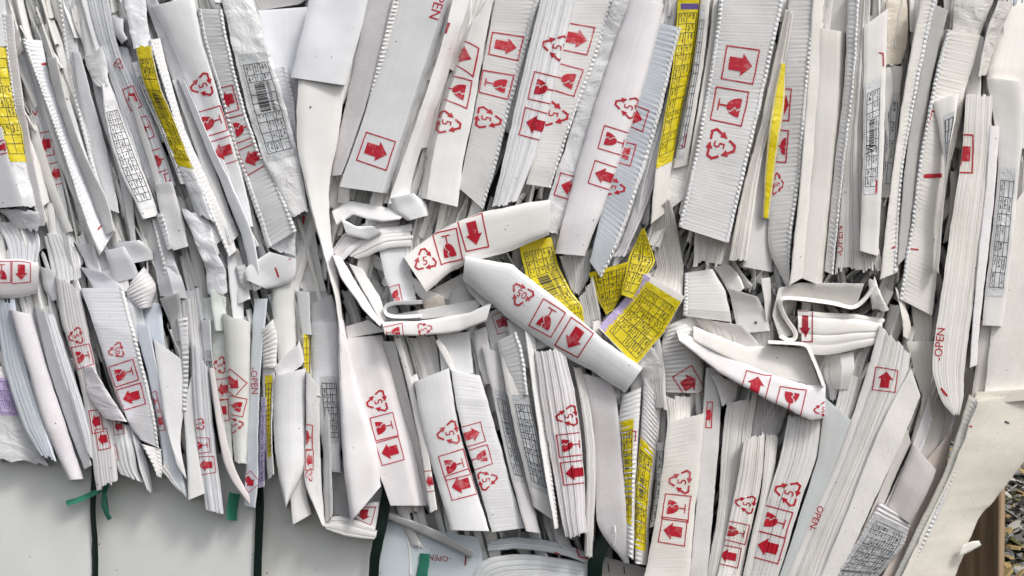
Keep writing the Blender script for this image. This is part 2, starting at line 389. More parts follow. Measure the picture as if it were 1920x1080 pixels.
def mark(st, m, parent):
    k = m[0]
    if k == 'A': _, x, y, w, h, rot = m[:6]; decal(st, 'arrow_mark', g_arrow(w, h), x, y, rot, M[m[6] if len(m) > 6 else 'red'], parent)
    elif k == 'G': _, x, y, w, h, rot = m[:6]; decal(st, 'glass_mark', g_glass(w, h), x, y, rot, M[m[6] if len(m) > 6 else 'red'], parent)
    elif k == 'Y':
        _, x, y, w, h, rot = m[:6]; t = m[6] if len(m) > 6 else '5'
        z = .34 if len(t) == 1 else .30
        decal(st, 'recycling_mark', g_recycle(w, h) + [[(p[0]*w*z, p[1]*h*z+h*.03) for p in q] for q in text_polys(t)], x, y, rot, M['red'], parent)
    elif k == 'T':
        _, txt, x, y, sz, rot = m[:6]
        decal(st, 'lettering', [[(p[0]*sz, p[1]*sz) for p in q] for q in text_polys(txt)], x, y, rot, M[m[6] if len(m) > 6 else 'red'], parent, cell=9)
    elif k == 'B':    # a corner bracket or bar drawn as strokes: list of points, width
        _, pts, w = m[:3]; cx = sum(p[0] for p in pts)/len(pts); cy = sum(p[1] for p in pts)/len(pts)
        decal(st, 'printed_line', stroke([(p[0]-cx, p[1]-cy) for p in pts], w), cx, cy, 0, M[m[3] if len(m) > 3 else 'red'], parent)
    elif k == 'L': label(st, parent, *m[1:])
    elif k == 'H':    # punched hole: small dark disc
        _, x, y, r = m; decal(st, 'punched_hole', [[(r*math.cos(q), r*math.sin(q)) for q in np.linspace(0, 6.283, 12, endpoint=False)]], x, y, 0, M['grey'], parent)

def label(st, parent, u0, u1, v0, v1, col='yellow', style='table', seed=1, cols=3, row=26, texts=(), ink='black'):
    """a stuck-on label with its printed table, one mesh"""
    rnd = random.Random(seed*7+3)
    V, F, fm, uvs = [], [], [], []
    Wd, Ln = st.wid*(u1-u0), st.len*(v1-v0)
    def quad(a0, a1, b0, b1, mi, off, du=3.5, dv=5.0):
        nu = max(1, int((a1-a0)*Wd/du)); nv = max(1, int((b1-b0)*Ln/dv)); base = len(V)
        for j in range(nv+1):
            for i in range(nu+1):
                a = a0+(a1-a0)*i/nu; b = b0+(b1-b0)*j/nv
                V.append(st.pos(u0+(u1-u0)*a, v0+(v1-v0)*b, off)); uvs.append((a*Wd/1000, b*Ln/1000))
        for j in range(nv):
            for i in range(nu):
                q = base+j*(nu+1)+i; F.append((q, q+nu+1, q+nu+2, q+1)); fm.append(mi)
    quad(0, 1, 0, 1, 0, .5)
    w = .95
    if style != 'plain':
        m0, m1 = (.10, .93); n = max(2, int(Ln*(m1-m0)/row*1.25)); cu = [.10 + .82*k/cols for k in range(cols+1)]
        cu = [c + (rnd.uniform(-.06, .06) if 0 < k < cols else 0) for k, c in enumerate(cu)]
        rows = [m0 + (m1-m0)*(k + (rnd.uniform(-.2, .2) if 0 < k < n else 0))/n for k in range(n+1)]
        lw, lh = w/Wd/2, w/Ln/2
        for r in rows: quad(cu[0]-lw, cu[-1]+lw, r-lh, r+lh, 1, 1.0)
        bar = None
        if style == 'bar': bar = (int(n*.3), max(int(n*.3)+2, int(n*.62)))
        for k, c in enumerate(cu):
            for q in range(n):
                if bar and 0 < k < cols and bar[0] <= q < bar[1]: continue
                quad(c-lw, c+lw, rows[q]+lh*1.01, rows[q+1]-lh*1.01, 1, 1.0)
        for q in range(n):
            if bar and bar[0] <= q < bar[1]: continue
            for k in range(cols):
                a0, a1, b0, b1 = cu[k]+3*lw, cu[k+1]-3*lw, rows[q]+4*lh, rows[q+1]-4*lh
                if (a1-a0)*Wd < 3 or rnd.random() < .18: continue
                lines = max(1, int((a1-a0)*Wd/4.6))
                for li in range(lines):
                    A0 = a0+(a1-a0)*(li+.2)/lines; A1 = a0+(a1-a0)*(li+.75)/lines; B = b0; end = b0+(b1-b0)*rnd.uniform(.4, 1)
                    while B < end:
                        g = rnd.uniform(1.2, 2.6)/Ln; t = rnd.random(); s0 = A0 + (A1-A0)*(0 if t < .6 else .5); s1 = A1 - (A1-A0)*(0 if t > .3 else .55)
                        quad(s0, s1, B, B+g*.8, 1, 1.0, 9, 9); B += g + rnd.uniform(.2, .9)/Ln
        if bar:
            b0, b1 = rows[bar[0]]+6*lh, rows[bar[1]]-6*lh; B = b0
            while B < b1:
                g = rnd.choice((.9, .9, 1.6, 2.6))/Ln; quad(.28, .62, B, min(B+g, b1), 1, 1.0, 5, 9); B += g + rnd.choice((1.0, 1.4, 2.0))/Ln
            B = b0
            while B < b1:
                g = rnd.uniform(1.2, 2.4)/Ln; quad(.68, .78, B, B+g*.6, 1, 1.0, 9, 9); B += g+.9/Ln
    o = finish('paper_label', V, F, [M[col], M[ink]], fm, parent, uvs)
    return o

# ------------------------------------------------------------------ things of the bale
KIND = {
 'box':  ('folded_box', 'folded box', 'box', dict(prof='flat', amp=3), 'smooth folded boxes pressed into the bale'),
 'vee':  ('folded_box', 'folded box', 'box', dict(prof='vee', amp=3), 'smooth folded boxes pressed into the bale'),
 'rib':  ('ribbed_box', 'ribbed box', 'rib', dict(prof='flat', rip=.75, amp=3), 'ribbed plastic boxes pressed into the bale'),
 'rrib': ('ribbed_box', 'ribbed box', 'rib', dict(prof='rnd', rip=1.0, fe='a', amp=3), 'ribbed plastic boxes pressed into the bale'),
 'stk':  ('sheet_stack', 'sheet stack', 'stk', dict(prof='stk', amp=3), 'stacks of pressed plastic sheets'),
 'rnd':  ('rolled_sheet', 'rolled sheet', 'stk', dict(prof='rnd', amp=2), 'rounded folds of plastic sheet'),
 'foam': ('foam_sheet', 'foam sheet', 'foam', dict(prof='flat', amp=3), 'foam sheets pressed into the bale'),
 'film': ('film_wrap', 'film wrap', 'film', dict(prof='flat', amp=6.5, edge=2.0, rag=6), 'crumpled clear film wraps'),
 'pap':  ('labelled_sheet', 'labelled sheet', 'box', dict(prof='flat', amp=4), 'sheets carrying printed labels'),
 'edge': ('sheet_edge', 'sheet', 'box', dict(prof='flat', amp=1.5), 'sheets seen on edge'),
}
SEED = [0]; SECTION = {}
def I(kind, lab, L, R, d, marks=(), tint=None, D=None, name=None, cat=None, parent=None, mat=None, **kw):
    SEED[0] += 1; sd_ = SEED[0]; rnd = random.Random(sd_*13+1)
    nm, ct, mt, opt, grp = KIND[kind]; opt = dict(opt); opt.update(SECTION); opt.update(kw)
    st = Strip(L, R, d, seed=sd_, **opt)
    o = st.build(name or nm, M[mat or mt], D or 110, parent)
    if not parent:
        o['label'] = lab; o['category'] = cat or ct; o['group'] = grp
    cx = (L[0][0]+R[-1][0])/2
    if tint is None: tint = rnd.uniform(.56, .80)
    if not isinstance(tint, tuple):
        w = min(1, max(0, cx/1700)); k = rnd.uniform(-.5, .5)
        cool, warm = np.array((.95, .975, 1.03)), np.array((1.02, .99, .945))
        q = min(1, max(0, w + k*.7)); c = (cool*(1-q)+warm*q)*tint
        if rnd.random() < .14: c = tint*np.array((1.0, .972, 1.0))   # faint lilac sheets
        tint = tuple(c)
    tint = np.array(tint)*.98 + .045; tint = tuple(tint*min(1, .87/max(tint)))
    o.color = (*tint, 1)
    fe = opt.get('fe', '')
    for side in ('l', 'r'):
        if side in fe and opt.get('rip'):
            fw = min(.30, 7.5/st.wid)
            ua, ub = (0.0, fw) if side == 'l' else (1-fw, 1.0)
            V, F, uvs = [], [], []; n = int(st.len/2.2); cols = 6; per = opt.get('per', 9.0)
            for j in range(n+1):
                v = j/n; ph = math.sin(2*math.pi*(v*st.len)/per)
                for i in range(cols+1):
                    f = i/cols; u = ua+(ub-ua)*f; arch = math.sin(math.pi*min(1, max(0, f)))
                    V.append(st.pos(u, v, .15 + arch*(1.9 + 1.9*ph*max(.1, 1+1.5*vn(sd_*3, v*st.len*.012, side == 'l'))))); uvs.append((f*.01, v*st.len/1000))
            for j in range(n):
                for i in range(cols):
                    q = j*(cols+1)+i; F.append((q, q+cols+1, q+cols+2, q+1))
            fo = finish('fluted_edge', V, F, [M['box']], None, o, uvs); fo.color = (.80, .81, .82, 1)
    for m in marks: mark(st, m, o)
    return o, st
def E(lab, pts, t, d, **kw):
    """sheet seen edge-on: a bent line of thickness t px running back into the bale"""
    P = catmull(pts, max(8, len(pts)*6)) if kw.pop('smooth', True) else np.array(pts, float)
    T = np.gradient(P, axis=0); T /= np.linalg.norm(T, axis=1, keepdims=True); N = np.c_[-T[:, 1], T[:, 0]]
    kw.setdefault('kink', 0)
    return I('edge', lab, [tuple(p) for p in P-N*t/2], [tuple(p) for p in P+N*t/2], d, edge=.6, **kw)
# ================================================================== the bale, piece by piece
def trio(r, g, a, s, rot, sw=None, txt='5'):
    """recycling triangle, glass and arrow printed down a box edge; s = size in px"""
    w = sw or s; out = []
    if r: out.append(('Y', r[0], r[1], w*1.05, s*1.05, rot, txt))
    if g: out.append(('G', g[0], g[1], w, s, rot))
    if a: out.append(('A', a[0], a[1], w, s, rot))
    return out

# ---------- upper layer, left of the large curved sheet
I('box', 'grey folded box at the left edge below the yellow label strip', [(-60,238),(-50,300),(-40,393)], [(4,238),(18,300),(46,386)], (24,10), [('A',4,276,26,48,'r')], tint=.66)
I('film', 'clear wrapped strip with long yellow label at the left edge', [(-34,60),(-16,180),(4,260),(20,312),(38,388)], [(6,62),(27,180),(44,260),(52,312),(68,388)], 22, [('L',.0,1,.08,.74,'yellow','table',1,2,22)], tint=.74)
I('rib', 'narrow ribbed strip just right of the leftmost yellow label', [(2,26),(14,130),(34,270),(60,380),(74,424)], [(24,28),(40,160),(62,290),(84,400),(84,424)], 30, [('B',[(50,215),(58,250),(62,300)],1.6),('B',[(60,235),(70,235)],1.5)], fe='l', per=8)
I('stk', 'layered stack with two narrow red marks in the upper left corner', [(25,86),(50,180),(68,260),(92,390),(98,462)], [(50,80),(84,190),(112,320),(130,420),(126,470)], 46, [('A',86,270,46,26,'l'),('A',106,325,42,26,'l'),('B',[(60,208),(66,216),(70,206)],2),('A',74,340,30,24,'l')], n=4, tint=.66)
I('box', 'white box behind the top of the ribbed strips at upper left', [(28,-10),(36,40),(46,80)], [(56,-10),(66,40),(76,76)], 90, [('B',[(30,4),(24,14)],2)])
I('box', 'broad pale strip at the top, left of the narrow black dotted strip', [(60,-10),(72,50),(84,110)], [(108,-10),(112,60),(122,120)], 100)
I('rib', 'long bright box with fluted left edge ending in a point at lower left', [(40,72),(66,143),(100,235),(133,333),(160,415),(186,480)], [(78,76),(98,160),(135,270),(165,355),(192,420),(216,432)], (14,30), [('B',[(78,121),(88,119)],4),('B',[(183,431),(190,423)],3),('B',[(163,447),(170,446)],2)], fe='l', per=8, tint=.80)
I('foam', 'smooth foam strip lying on the long fluted box at upper left', [(88,108),(99,165),(132,260),(170,360),(198,440)], [(107,108),(125,190),(160,290),(200,370),(215,432)], 12, tint=.70)
I('rib', 'ribbed strip with wavy edge running down from the top left', [(106,-8),(118,70),(136,170),(165,290),(196,390)], [(132,-8),(138,60),(150,160),(178,250),(214,390)], 34, fe='l', tint=.70)
I('box', 'narrow strip with black dotted perforations near the top left', [(128,-8),(131,50),(136,98)], [(143,-8),(144,50),(148,97)], 40, [('B',[(133,4),(134,45)],3,'grey')], tint=.55)
I('foam', 'grainy foam strip left of the wide folded fan', [(135,96),(150,190),(176,300),(204,393)], [(150,98),(175,190),(202,290),(224,400)], 26, tint=.68)
I('foam', 'wide foam sheet tapering down beside the white table label', [(150,38),(160,100),(186,210),(222,330),(248,470)], [(168,38),(196,160),(222,270),(246,350),(255,450)], 30, tint=.70)
I('film', 'small crumpled film fan above the white table label', [(158,108),(164,130),(182,165)], [(192,88),(200,120),(202,160)], 14, tint=.80)
I('stk', 'curved bundle of thin sheets with red marks down its right side', [(156,-8),(172,50),(200,130),(232,220),(272,330),(308,382)], [(203,-8),(222,90),(256,170),(288,240),(314,320),(328,378)], 22, [('Y',222,120,24,20,'l'),('A',247,184,44,24,'l'),('G',272,240,44,24,'l'),('G',300,300,44,24,'l'),('A',322,345,44,20,'l')], n=6, tint=.76)
I('pap', 'narrow white strip covered by a printed table label, square lower end', [(190,158),(200,230),(222,310),(268,411)], [(206,155),(240,250),(272,330),(298,404)], 12, [('L',.06,.96,.12,.93,'white','table',2,3,17)], tint=.80)
I('edge', 'thin tilted sheet left of the slim yellow label', [(218,86),(240,170),(275,262),(312,350)], [(240,90),(262,160),(300,262),(330,348)], 30, [('A',282,335,24,30,'l')])
I('pap', 'slim white label strip with black text left of the slim yellow label', [(247,118),(270,180),(302,250),(338,345)], [(258,114),(277,160),(308,220),(352,345)], 6, [('L',.15,.95,.03,.97,'white','table',3,1,30)], tint=.82)
I('film', 'film covered strip with slim yellow label and barcode', [(254,88),(268,150),(298,230),(324,300),(345,340),(370,400)], [(284,86),(297,150),(322,215),(348,280),(366,322),(400,416)], -6, [('L',.03,.97,.0,.70,'yellow','bar',4,2,24)], tint=.74)
I('rib', 'fluted strip leaning against the slim yellow label', [(280,74),(300,140),(328,230),(354,300),(394,400),(428,482)], [(300,72),(320,150),(347,240),(377,310),(422,410),(444,470)], 8, fe='l', tint=.76)
I('foam', 'speckled grey foam band between two bright strips at upper left', [(322,150),(350,230),(380,320),(430,460)], [(345,150),(378,230),(404,320),(448,440)], 20, tint=.60)
I('box', 'long bright strip running down to the white tongue with number 1', [(332,145),(352,195),(385,275),(420,355),(452,440),(476,547)], [(346,150),(368,200),(400,275),(436,350),(474,440),(490,540)], 2, tint=.84)
I('rnd', 'glossy funnel shaped box with recycling mark, wide at the top', [(284,12),(310,60),(340,130),(368,210),(402,310),(458,425)], [(362,-8),(378,60),(396,130),(422,220),(452,320),(476,425)], (14,-2), mat='box', bulge=9, marks=trio((380,160),(397,228),(418,284),50,'l'), tint=.80, amp=6, name='folded_box', cat='folded box')
I('rib', 'crumpled ribbed box with crushed red glass mark right of the funnel', [(370,16),(385,90),(410,170),(436,270),(460,340),(490,430),(502,466)], [(416,18),(430,90),(452,180),(484,280),(500,304),(524,350),(556,432)], (6,-6), [('A',428,186,50,30,'l'),('G',453,240,50,42,'l'),('A',474,296,50,46,'l')], fe='lr', amp=6, tint=.72)
I('film', 'shiny box with white table label and barcode at the top', [(415,-8),(438,100),(460,190),(490,290),(514,340),(546,408)], [(470,-8),(492,60),(515,130),(545,230),(564,310),(578,396)], (-4,4), [('L',.10,.92,.26,.74,'greylab','bar',5,3,24)], tint=.70)
I('rib', 'short ribbed flap right of the barcode box', [(505,128),(530,200),(548,300)], [(538,125),(552,190),(558,290)], 22, fe='r', tint=.72)
I('box', 'large plain white panel in the gap left of the curved sheet', [(478,20),(500,130),(545,262)], [(588,12),(580,150),(566,330)], 34, D=60, tint=.78)
I('edge', 'grey folded edge lying across the top beside the curved sheet', [(470,-10),(486,20)], [(590,-10),(560,8)], 50, tint=.45)
I('box', 'plain box with cut off red mark below the barcode box', [(552,404),(555,480),(556,548)], [(584,398),(598,480),(612,548)], 44, [('A',573,413,36,26,'d')], tint=.68)
I('film', 'crushed film bundle hanging beneath the crumpled ribbed box', [(496,432),(506,465)], [(556,432),(554,480)], 18, tint=.66)
I('rnd', 'white rounded tongue printed with number 1', [(505,472),(478,490),(460,505),(462,525)], [(556,486),(552,520),(530,535),(500,542)], -4, [('T','1',520,512,22,-22),('T','-',543,484,14,-18)], tint=.84, bulge=6)

# ---------- the large curved sheet
big, _ = I('box', 'large smooth curved white sheet standing in front of everything, top to bottom', [(584,-12),(566,60),(545,145)], [(692,-12),(676,60),(647,160)], (-20,-14), tint=.83, name='curved_sheet', cat='large sheet', mat='board', kink=0, bulge=6, D=40, amp=4, marks=[])
I('box', '', [(560,146),(556,250),(572,350),(604,470),(628,560),(640,660)], [(647,156),(634,260),(618,340),(620,430),(634,530),(650,660)], (-16,0), tint=.80, name='hanging_tail', parent=big, mat='board', kink=0, bulge=5, D=30, amp=3, marks=[('H',582,201,2)])
I('box', '', [(634,600),(635,700),(643,860),(658,978)], [(644,600),(674,732),(706,840),(714,912)], (-14,-4), tint=.84, name='pointed_end', parent=big, mat='board', kink=0, bulge=10, D=25, amp=5)

# ---------- upper layer, centre
I('foam', 'grey foam sheet edge just right of the large curved sheet', [(690,-8),(662,130),(634,260),(621,330)], [(738,-8),(700,150),(664,262),(641,328)], (26,12), tint=.66)
I('edge', 'ribbed edge strip between the foam sheet and the broad arrow box', [(738,-8),(700,150),(676,240),(655,320)], [(752,-8),(712,150),(684,240),(663,320)], 6, rip=1.3, fe='a', per=8, tint=.72)
I('box', 'broad smooth box with OPEN at the top and one red arrow near its foot', [(748,-8),(718,100),(682,220),(636,350)], [(852,-8),(826,80),(790,190),(733,364)], (8,-4), [('A',705,283,58,60,'r'),('T','OPEN',822,3,20,107)], tint=.74, prof='turn', u0=.86)
I('vee', 'narrow white box folded over its lower end right of the broad arrow box', [(850,-8),(826,90),(790,200),(733,366),(730,382)], [(884,-8),(862,60),(836,150),(790,280),(772,340),(768,374)], (2,24), [('B',[(840,42),(833,62)],9,'darkred')], tint=.84, bulge=6)
I('box', 'white box, first full trio of red marks right of the curved sheet', [(878,50),(852,120),(820,210),(798,300),(787,370)], [(926,-8),(906,100),(886,220),(869,300),(858,388)], 4, trio((838,230),(853,168),(862,100),56,'r',50), prof='turn', u0=.16, tint=.80)
I('rib', 'grey box with fluted right edge and dark red trio of marks', [(930,-8),(906,120),(886,230),(860,352)], [(1012,-8),(982,110),(950,230),(928,320),(906,392)], (16,22), trio((912,222),(930,158),(948,86),60,'r',46), fe='r', tint=.64)
I('stk', 'bright layered box with left pointing arrow in the upper centre', [(1016,-8),(992,90),(966,200),(946,290),(922,390)], [(1082,-8),(1062,70),(1034,190),(1004,290),(970,376)], -8, trio((1044,88),(1022,166),(1006,234),56,'l',54), n=6, tint=.86)
I('rib', 'grey box whose red trio is half hidden by the bright layered box', [(1060,-8),(1040,110),(1010,260),(986,345)], [(1156,-8),(1122,100),(1076,220),(1032,352)], (14,20), trio((1038,214),(1058,148),(1080,72),60,'r',54), fe='r', tint=.70)
I('film', 'grey glossy strip with half a red box beside the round white stack', [(1152,-8),(1112,110),(1072,240),(1036,345),(1016,430)], [(1192,-8),(1144,120),(1110,240),(1070,380),(1045,440)], 22, [('A',1070,352,46,52,'l')], tint=.66)
I('rnd', 'tall rounded white box with the lowest left pointing arrow, upper centre', [(1184,-8),(1150,90),(1118,190),(1080,320),(1040,475)], [(1246,10),(1216,130),(1182,240),(1142,360),(1096,480)], -10, trio((1178,200),(1152,264),(1134,330),54,'l',46), tint=.84, bulge=16)
I('rib', 'slate grey box with the boldest fluted right edge', [(1226,40),(1206,130),(1170,230),(1130,390),(1106,490)], [(1277,52),(1256,140),(1220,280),(1166,440),(1128,522)], (6,12), trio((1148,350),(1164,285),(1188,218),50,'r',42), fe='r', tint=(.50,.54,.60), per=10, rip=1.5)
I('stk', 'creamy layered sheets between slate grey box and yellow label', [(1276,50),(1254,160),(1216,300),(1166,450),(1148,480)], [(1294,56),(1276,160),(1252,260),(1215,380),(1172,480)], 24, n=4, tint=.78, kink=0)
I('pap', 'strip with long olive yellow table label and lilac band at the top', [(1272,-8),(1262,120),(1246,220),(1230,314),(1220,420)], [(1312,-8),(1302,90),(1282,190),(1260,310),(1246,400)], 14, [('L',0,1,0,.76,'yellow','table',6,2,26),('B',[(1276,12),(1310,12)],11,'purple')], tint=.74)
I('pap', 'thin table strip with a red corner right of the olive yellow label', [(1314,-8),(1304,90),(1286,200),(1262,316)], [(1332,-8),(1322,100),(1306,200),(1288,310)], 10, [('L',.05,.6,.05,.95,'white','table',7,2,24),('B',[(1276,272),(1283,276),(1287,250)],2)], tint=.80)
I('edge', 'slim white edge along the left of the big red trio box', [(1338,-8),(1326,100),(1302,240),(1286,340),(1272,400)], [(1350,-8),(1338,100),(1314,240),(1296,340),(1284,410)], 6, tint=.76)
I('film', 'crumpled white film folded beneath the olive yellow label', [(1246,300),(1238,360),(1256,395)], [(1300,290),(1294,360),(1272,380)], 18, tint=.80)
I('rib', 'big ribbed box with the largest red arrow, glass and recycling marks', [(1350,-8),(1336,100),(1312,240),(1294,330),(1272,425)], [(1472,-8),(1452,80),(1426,200),(1402,300),(1366,456)], (-8,-10), trio((1349,272),(1368,199),(1388,121),64,'r',66), fe='lr', tint=.70, per=9)
I('stk', 'layered sheets tucked right behind the largest red trio box', [(1472,20),(1450,120),(1424,240),(1394,350),(1366,486)], [(1488,24),(1472,130),(1450,220),(1425,320),(1402,488)], 12, n=4, tint=.78)
I('stk', 'block of folded ends hanging below the largest red trio box', [(1304,425),(1300,494)], [(1384,440),(1366,498)], 22, n=6, tint=.66, rag=8)
I('pap', 'slim plain yellow strip right of the largest red trio box', [(1464,118),(1448,200),(1436,300),(1430,408)], [(1474,120),(1470,200),(1455,300),(1441,410)], 6, [('L',0,1,0,1,'yellow','plain')], tint=.7)
I('box', 'pale box below the slim yellow strip', [(1436,230),(1410,330),(1392,500)], [(1460,300),(1448,400),(1446,510)], 26, tint=.66)
I('rib', 'pointed box with squeezed dark red marks and fluted right edge', [(1480,-8),(1468,130),(1455,300),(1442,400),(1444,470),(1474,538)], [(1532,-8),(1516,150),(1502,320),(1484,440),(1480,538)], (20,4), [('A',1470,196,62,24,'r'),('G',1465,274,62,24,'r'),('Y',1458,345,50,24,'r')], fe='r', tint=.70)
I('foam', 'brilliant white foam edge beside the pointed box', [(1524,-8),(1514,150),(1502,320),(1480,535)], [(1546,-8),(1536,160),(1522,330),(1506,520)], (-2,4), tint=.88)
I('box', 'recessed upper panel with a thread above the wide smooth box', [(1540,-8),(1537,64)], [(1594,-8),(1588,66)], 34, tint=.62)
I('box', 'wide smooth grey box with a notched top and pointed foot', [(1536,52),(1532,160),(1522,330),(1500,520)], [(1586,60),(1584,160),(1568,330),(1542,537)], 8, tint=.74, prof='turn', u0=.72, bulge=26)
I('rib', 'tall slim box with fine fluted right edge left of the striped stack', [(1590,-8),(1583,150),(1566,300),(1546,508)], [(1612,-8),(1602,150),(1582,320),(1562,516)], 6, fe='r', tint=.72)
I('stk', 'striped stack fanning out at its foot above red OPEN lettering', [(1612,-8),(1600,120),(1586,260),(1575,400),(1566,510)], [(1632,-8),(1628,140),(1624,280),(1640,420),(1656,500)], 10, [('T','-OPEN',1574,452,15,-90)], n=8, tint=.76, rag=8)
I('pap', 'white strip with a large barcode right of the striped stack', [(1620,50),(1619,200),(1616,360),(1612,470)], [(1664,16),(1661,140),(1656,300),(1646,480)], -4, [('L',.1,.8,.26,.75,'white','bar',8,2,22),('T','VJ',1632,280,17,-90,'black'),('B',[(1648,98),(1656,100),(1657,124)],2.5),('B',[(1644,338),(1643,362)],4)], tint=.80)
I('film', 'beige crumpled roll near the top right above a barcode strip', [(1662,0),(1661,60),(1660,122)], [(1700,0),(1702,70),(1690,120)], 36, tint=(.68,.62,.54))
I('pap', 'recessed strip with black bordered table near the top right', [(1658,120),(1656,240),(1648,370)], [(1692,125),(1682,250),(1672,370)], 34, [('L',.1,.95,.2,.95,'greylab','table',9,2,46),('T','168B194',1665,175,11,-90,'black')], tint=.58)
I('rib', 'tall white box with fluted edge left of the dark speckled foam', [(1728,-8),(1702,130),(1682,260),(1664,400),(1650,524)], [(1758,-8),(1742,60),(1714,200),(1692,340),(1684,510)], (0,6), [('B',[(1672,466),(1682,460)],3)], fe='r', tint=.78)
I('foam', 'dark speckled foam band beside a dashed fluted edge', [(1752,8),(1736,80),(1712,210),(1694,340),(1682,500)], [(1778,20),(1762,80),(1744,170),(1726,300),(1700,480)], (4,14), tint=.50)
I('rib', 'broad ribbed panel with a red bar and two red corner marks', [(1776,55),(1756,130),(1740,210),(1722,310),(1708,420),(1686,560)], [(1839,66),(1826,120),(1808,180),(1794,260),(1776,340),(1762,470),(1748,592)], (6,14), [('B',[(1732,330),(1766,329)],8),('B',[(1742,234),(1748,208),(1756,209)],3),('B',[(1704,440),(1702,466),(1722,468)],3)], fe='l', tint=.76)
I('pap', 'torn white label curling away from the broad ribbed panel', [(1750,192),(1763,260),(1772,320),(1764,400),(1754,508)], [(1798,172),(1790,230),(1776,300),(1770,380),(1760,510)], (-6,-16), [('L',.35,.9,.1,.42,'white','table',10,2,24)], tint=.84, D=12, rag=5)
I('stk', 'tall layered box with left pointing arrow and OPEN near its foot', [(1812,176),(1802,300),(1782,430),(1764,560),(1748,680),(1764,748),(1786,778)], [(1861,180),(1856,300),(1842,420),(1826,560),(1810,680),(1806,745),(1798,776)], -8, [('A',1806,288,74,40,-88),('T','-OPEN',1762,645,16,-84),('B',[(1764,728),(1776,743)],4)], n=9, tint=.80, grv=.4, rag=1)
I('foam', 'bright white foam strip right of the tall layered arrow box', [(1856,235),(1848,350),(1832,500),(1818,690)], [(1874,238),(1866,350),(1858,430),(1838,600),(1832,684)], (-4,2), tint=.88)
I('film', 'grey twisted film fold in the top right corner', [(1872,0),(1850,60),(1834,142)], [(1900,6),(1880,50),(1848,142)], 6, tint=.66)
I('film', 'crumpled film bundle at the very top right of centre', [(1790,-10),(1788,30),(1786,60)], [(1868,-10),(1850,30),(1838,68)], 26, tint=.66)
I('box', 'pale upright sheet just left of the top right film fold', [(1822,60),(1818,120),(1812,182)], [(1846,70),(1842,130),(1838,182)], 22, tint=.72)
I('pap', 'white sheet with handwritten table rows along the right side', [(1850,145),(1864,230),(1872,300),(1862,420),(1846,560),(1842,610)], [(1912,152),(1918,250),(1912,320),(1900,440),(1886,570),(1878,612)], 6, [('L',.1,.85,.36,.88,'white','table',11,3,34)], tint=.80)
I('foam', 'broad foam sheet filling the right edge of the upper layer', [(1890,400),(1868,540),(1846,740)], [(1960,300),(1950,520),(1945,742)], (14,22), tint=.78)
I('box', 'brilliant curved white sheet in the top right corner', [(1880,20),(1862,90),(1850,150),(1862,240)], [(1980,-20),(1970,120),(1950,300)], (22,40), tint=.86, bulge=14)
I('box', 'pale sheet edge below the handwritten table sheet', [(1836,600),(1828,700),(1818,755)], [(1870,600),(1862,690),(1852,756)], 24, tint=.60)

# ---------- more of the crowded upper left
I('box', 'grey folded sheet end in the extreme top left corner', [(-20,-8),(-14,30),(-6,88)], [(8,-8),(14,30),(22,86)], 30, tint=.62)
I('film', 'wrinkled film cap above the slim yellow label', [(232,-8),(240,40),(250,92)], [(272,-8),(278,40),(284,88)], 6, tint=.72)
I('film', 'long crinkled film sheet between slim yellow label and funnel box', [(268,-8),(292,60),(316,130),(340,200)], [(292,-8),(318,60),(344,130),(366,190)], 26, tint=.66)
I('rnd', 'hooked roll of white sheet near the top, left of the film cap', [(208,30),(214,60),(228,82)], [(232,36),(232,58),(240,72)], 10, tint=.76, bulge=6)
I('box', 'pale sheet standing under the first fluted strips at left', [(100,180),(128,280),(160,400)], [(132,190),(165,300),(196,420)], 30, tint=.62)
I('stk', 'thin sheet pile between the wide foam and the table label', [(196,150),(230,280),(262,400)], [(222,170),(262,300),(290,400)], 30, n=3, tint=.64)
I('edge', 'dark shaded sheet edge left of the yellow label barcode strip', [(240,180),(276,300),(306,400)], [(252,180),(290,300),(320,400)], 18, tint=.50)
I('box', 'smooth pale sheet below the slim yellow label', [(340,325),(366,400),(392,470)], [(368,322),(392,392),(416,450)], 10, tint=.70)
I('box', 'grey sheet wedge between the funnel box foot and the long bright strip', [(398,300),(436,400),(468,470)], [(420,300),(456,400),(486,460)], 8, tint=.64)
I('foam', 'pale foam sheet behind the curved bundle in the upper left', [(150,-8),(168,60),(190,130)], [(168,-8),(190,60),(214,140)], 30, tint=.70)
# ---------- the crushed seam between the two layers, centre
SECTION.update(lin=True, kink=2.2)
I('box', 'curved white fold directly below the broad arrow box', [(760,398),(722,388),(690,382),(655,376),(622,396)], [(750,412),(720,416),(690,412),(662,402),(632,424)], 16, tint=.80, bulge=5)
I('box', 'white tongue curling below the narrow folded box', [(728,372),(738,398),(765,414)], [(776,362),(800,382),(802,404)], 4, tint=.82, bulge=8)
I('stk', 'fat curved layers piled left of the horizontal trio box', [(748,410),(690,415),(645,438),(622,468)], [(750,436),(705,446),(665,468),(636,496)], 26, n=3, tint=.70)
I('stk', 'second pile of curved layers lying lower against the curved sheet', [(770,420),(712,428),(665,455),(645,470)], [(775,462),(730,464),(690,480),(668,486)], 14, n=2, tint=.76)
I('box', 'dull crushed box in the hollow left of the horizontal trio box', [(745,440),(760,470),(770,510)], [(800,400),(812,430),(800,480)], 50, tint=.56)
I('box', 'horizontal box with recycling, glass and down arrow marks', [(1032,374),(990,380),(900,398),(820,432),(757,482)], [(1030,440),(960,470),(880,492),(842,512),(800,548)], (-2,-10), [('Y',797,488,50,50,-12),('G',840,462,46,62,166),('A',888,437,48,64,166)], tint=.82, bulge=8)
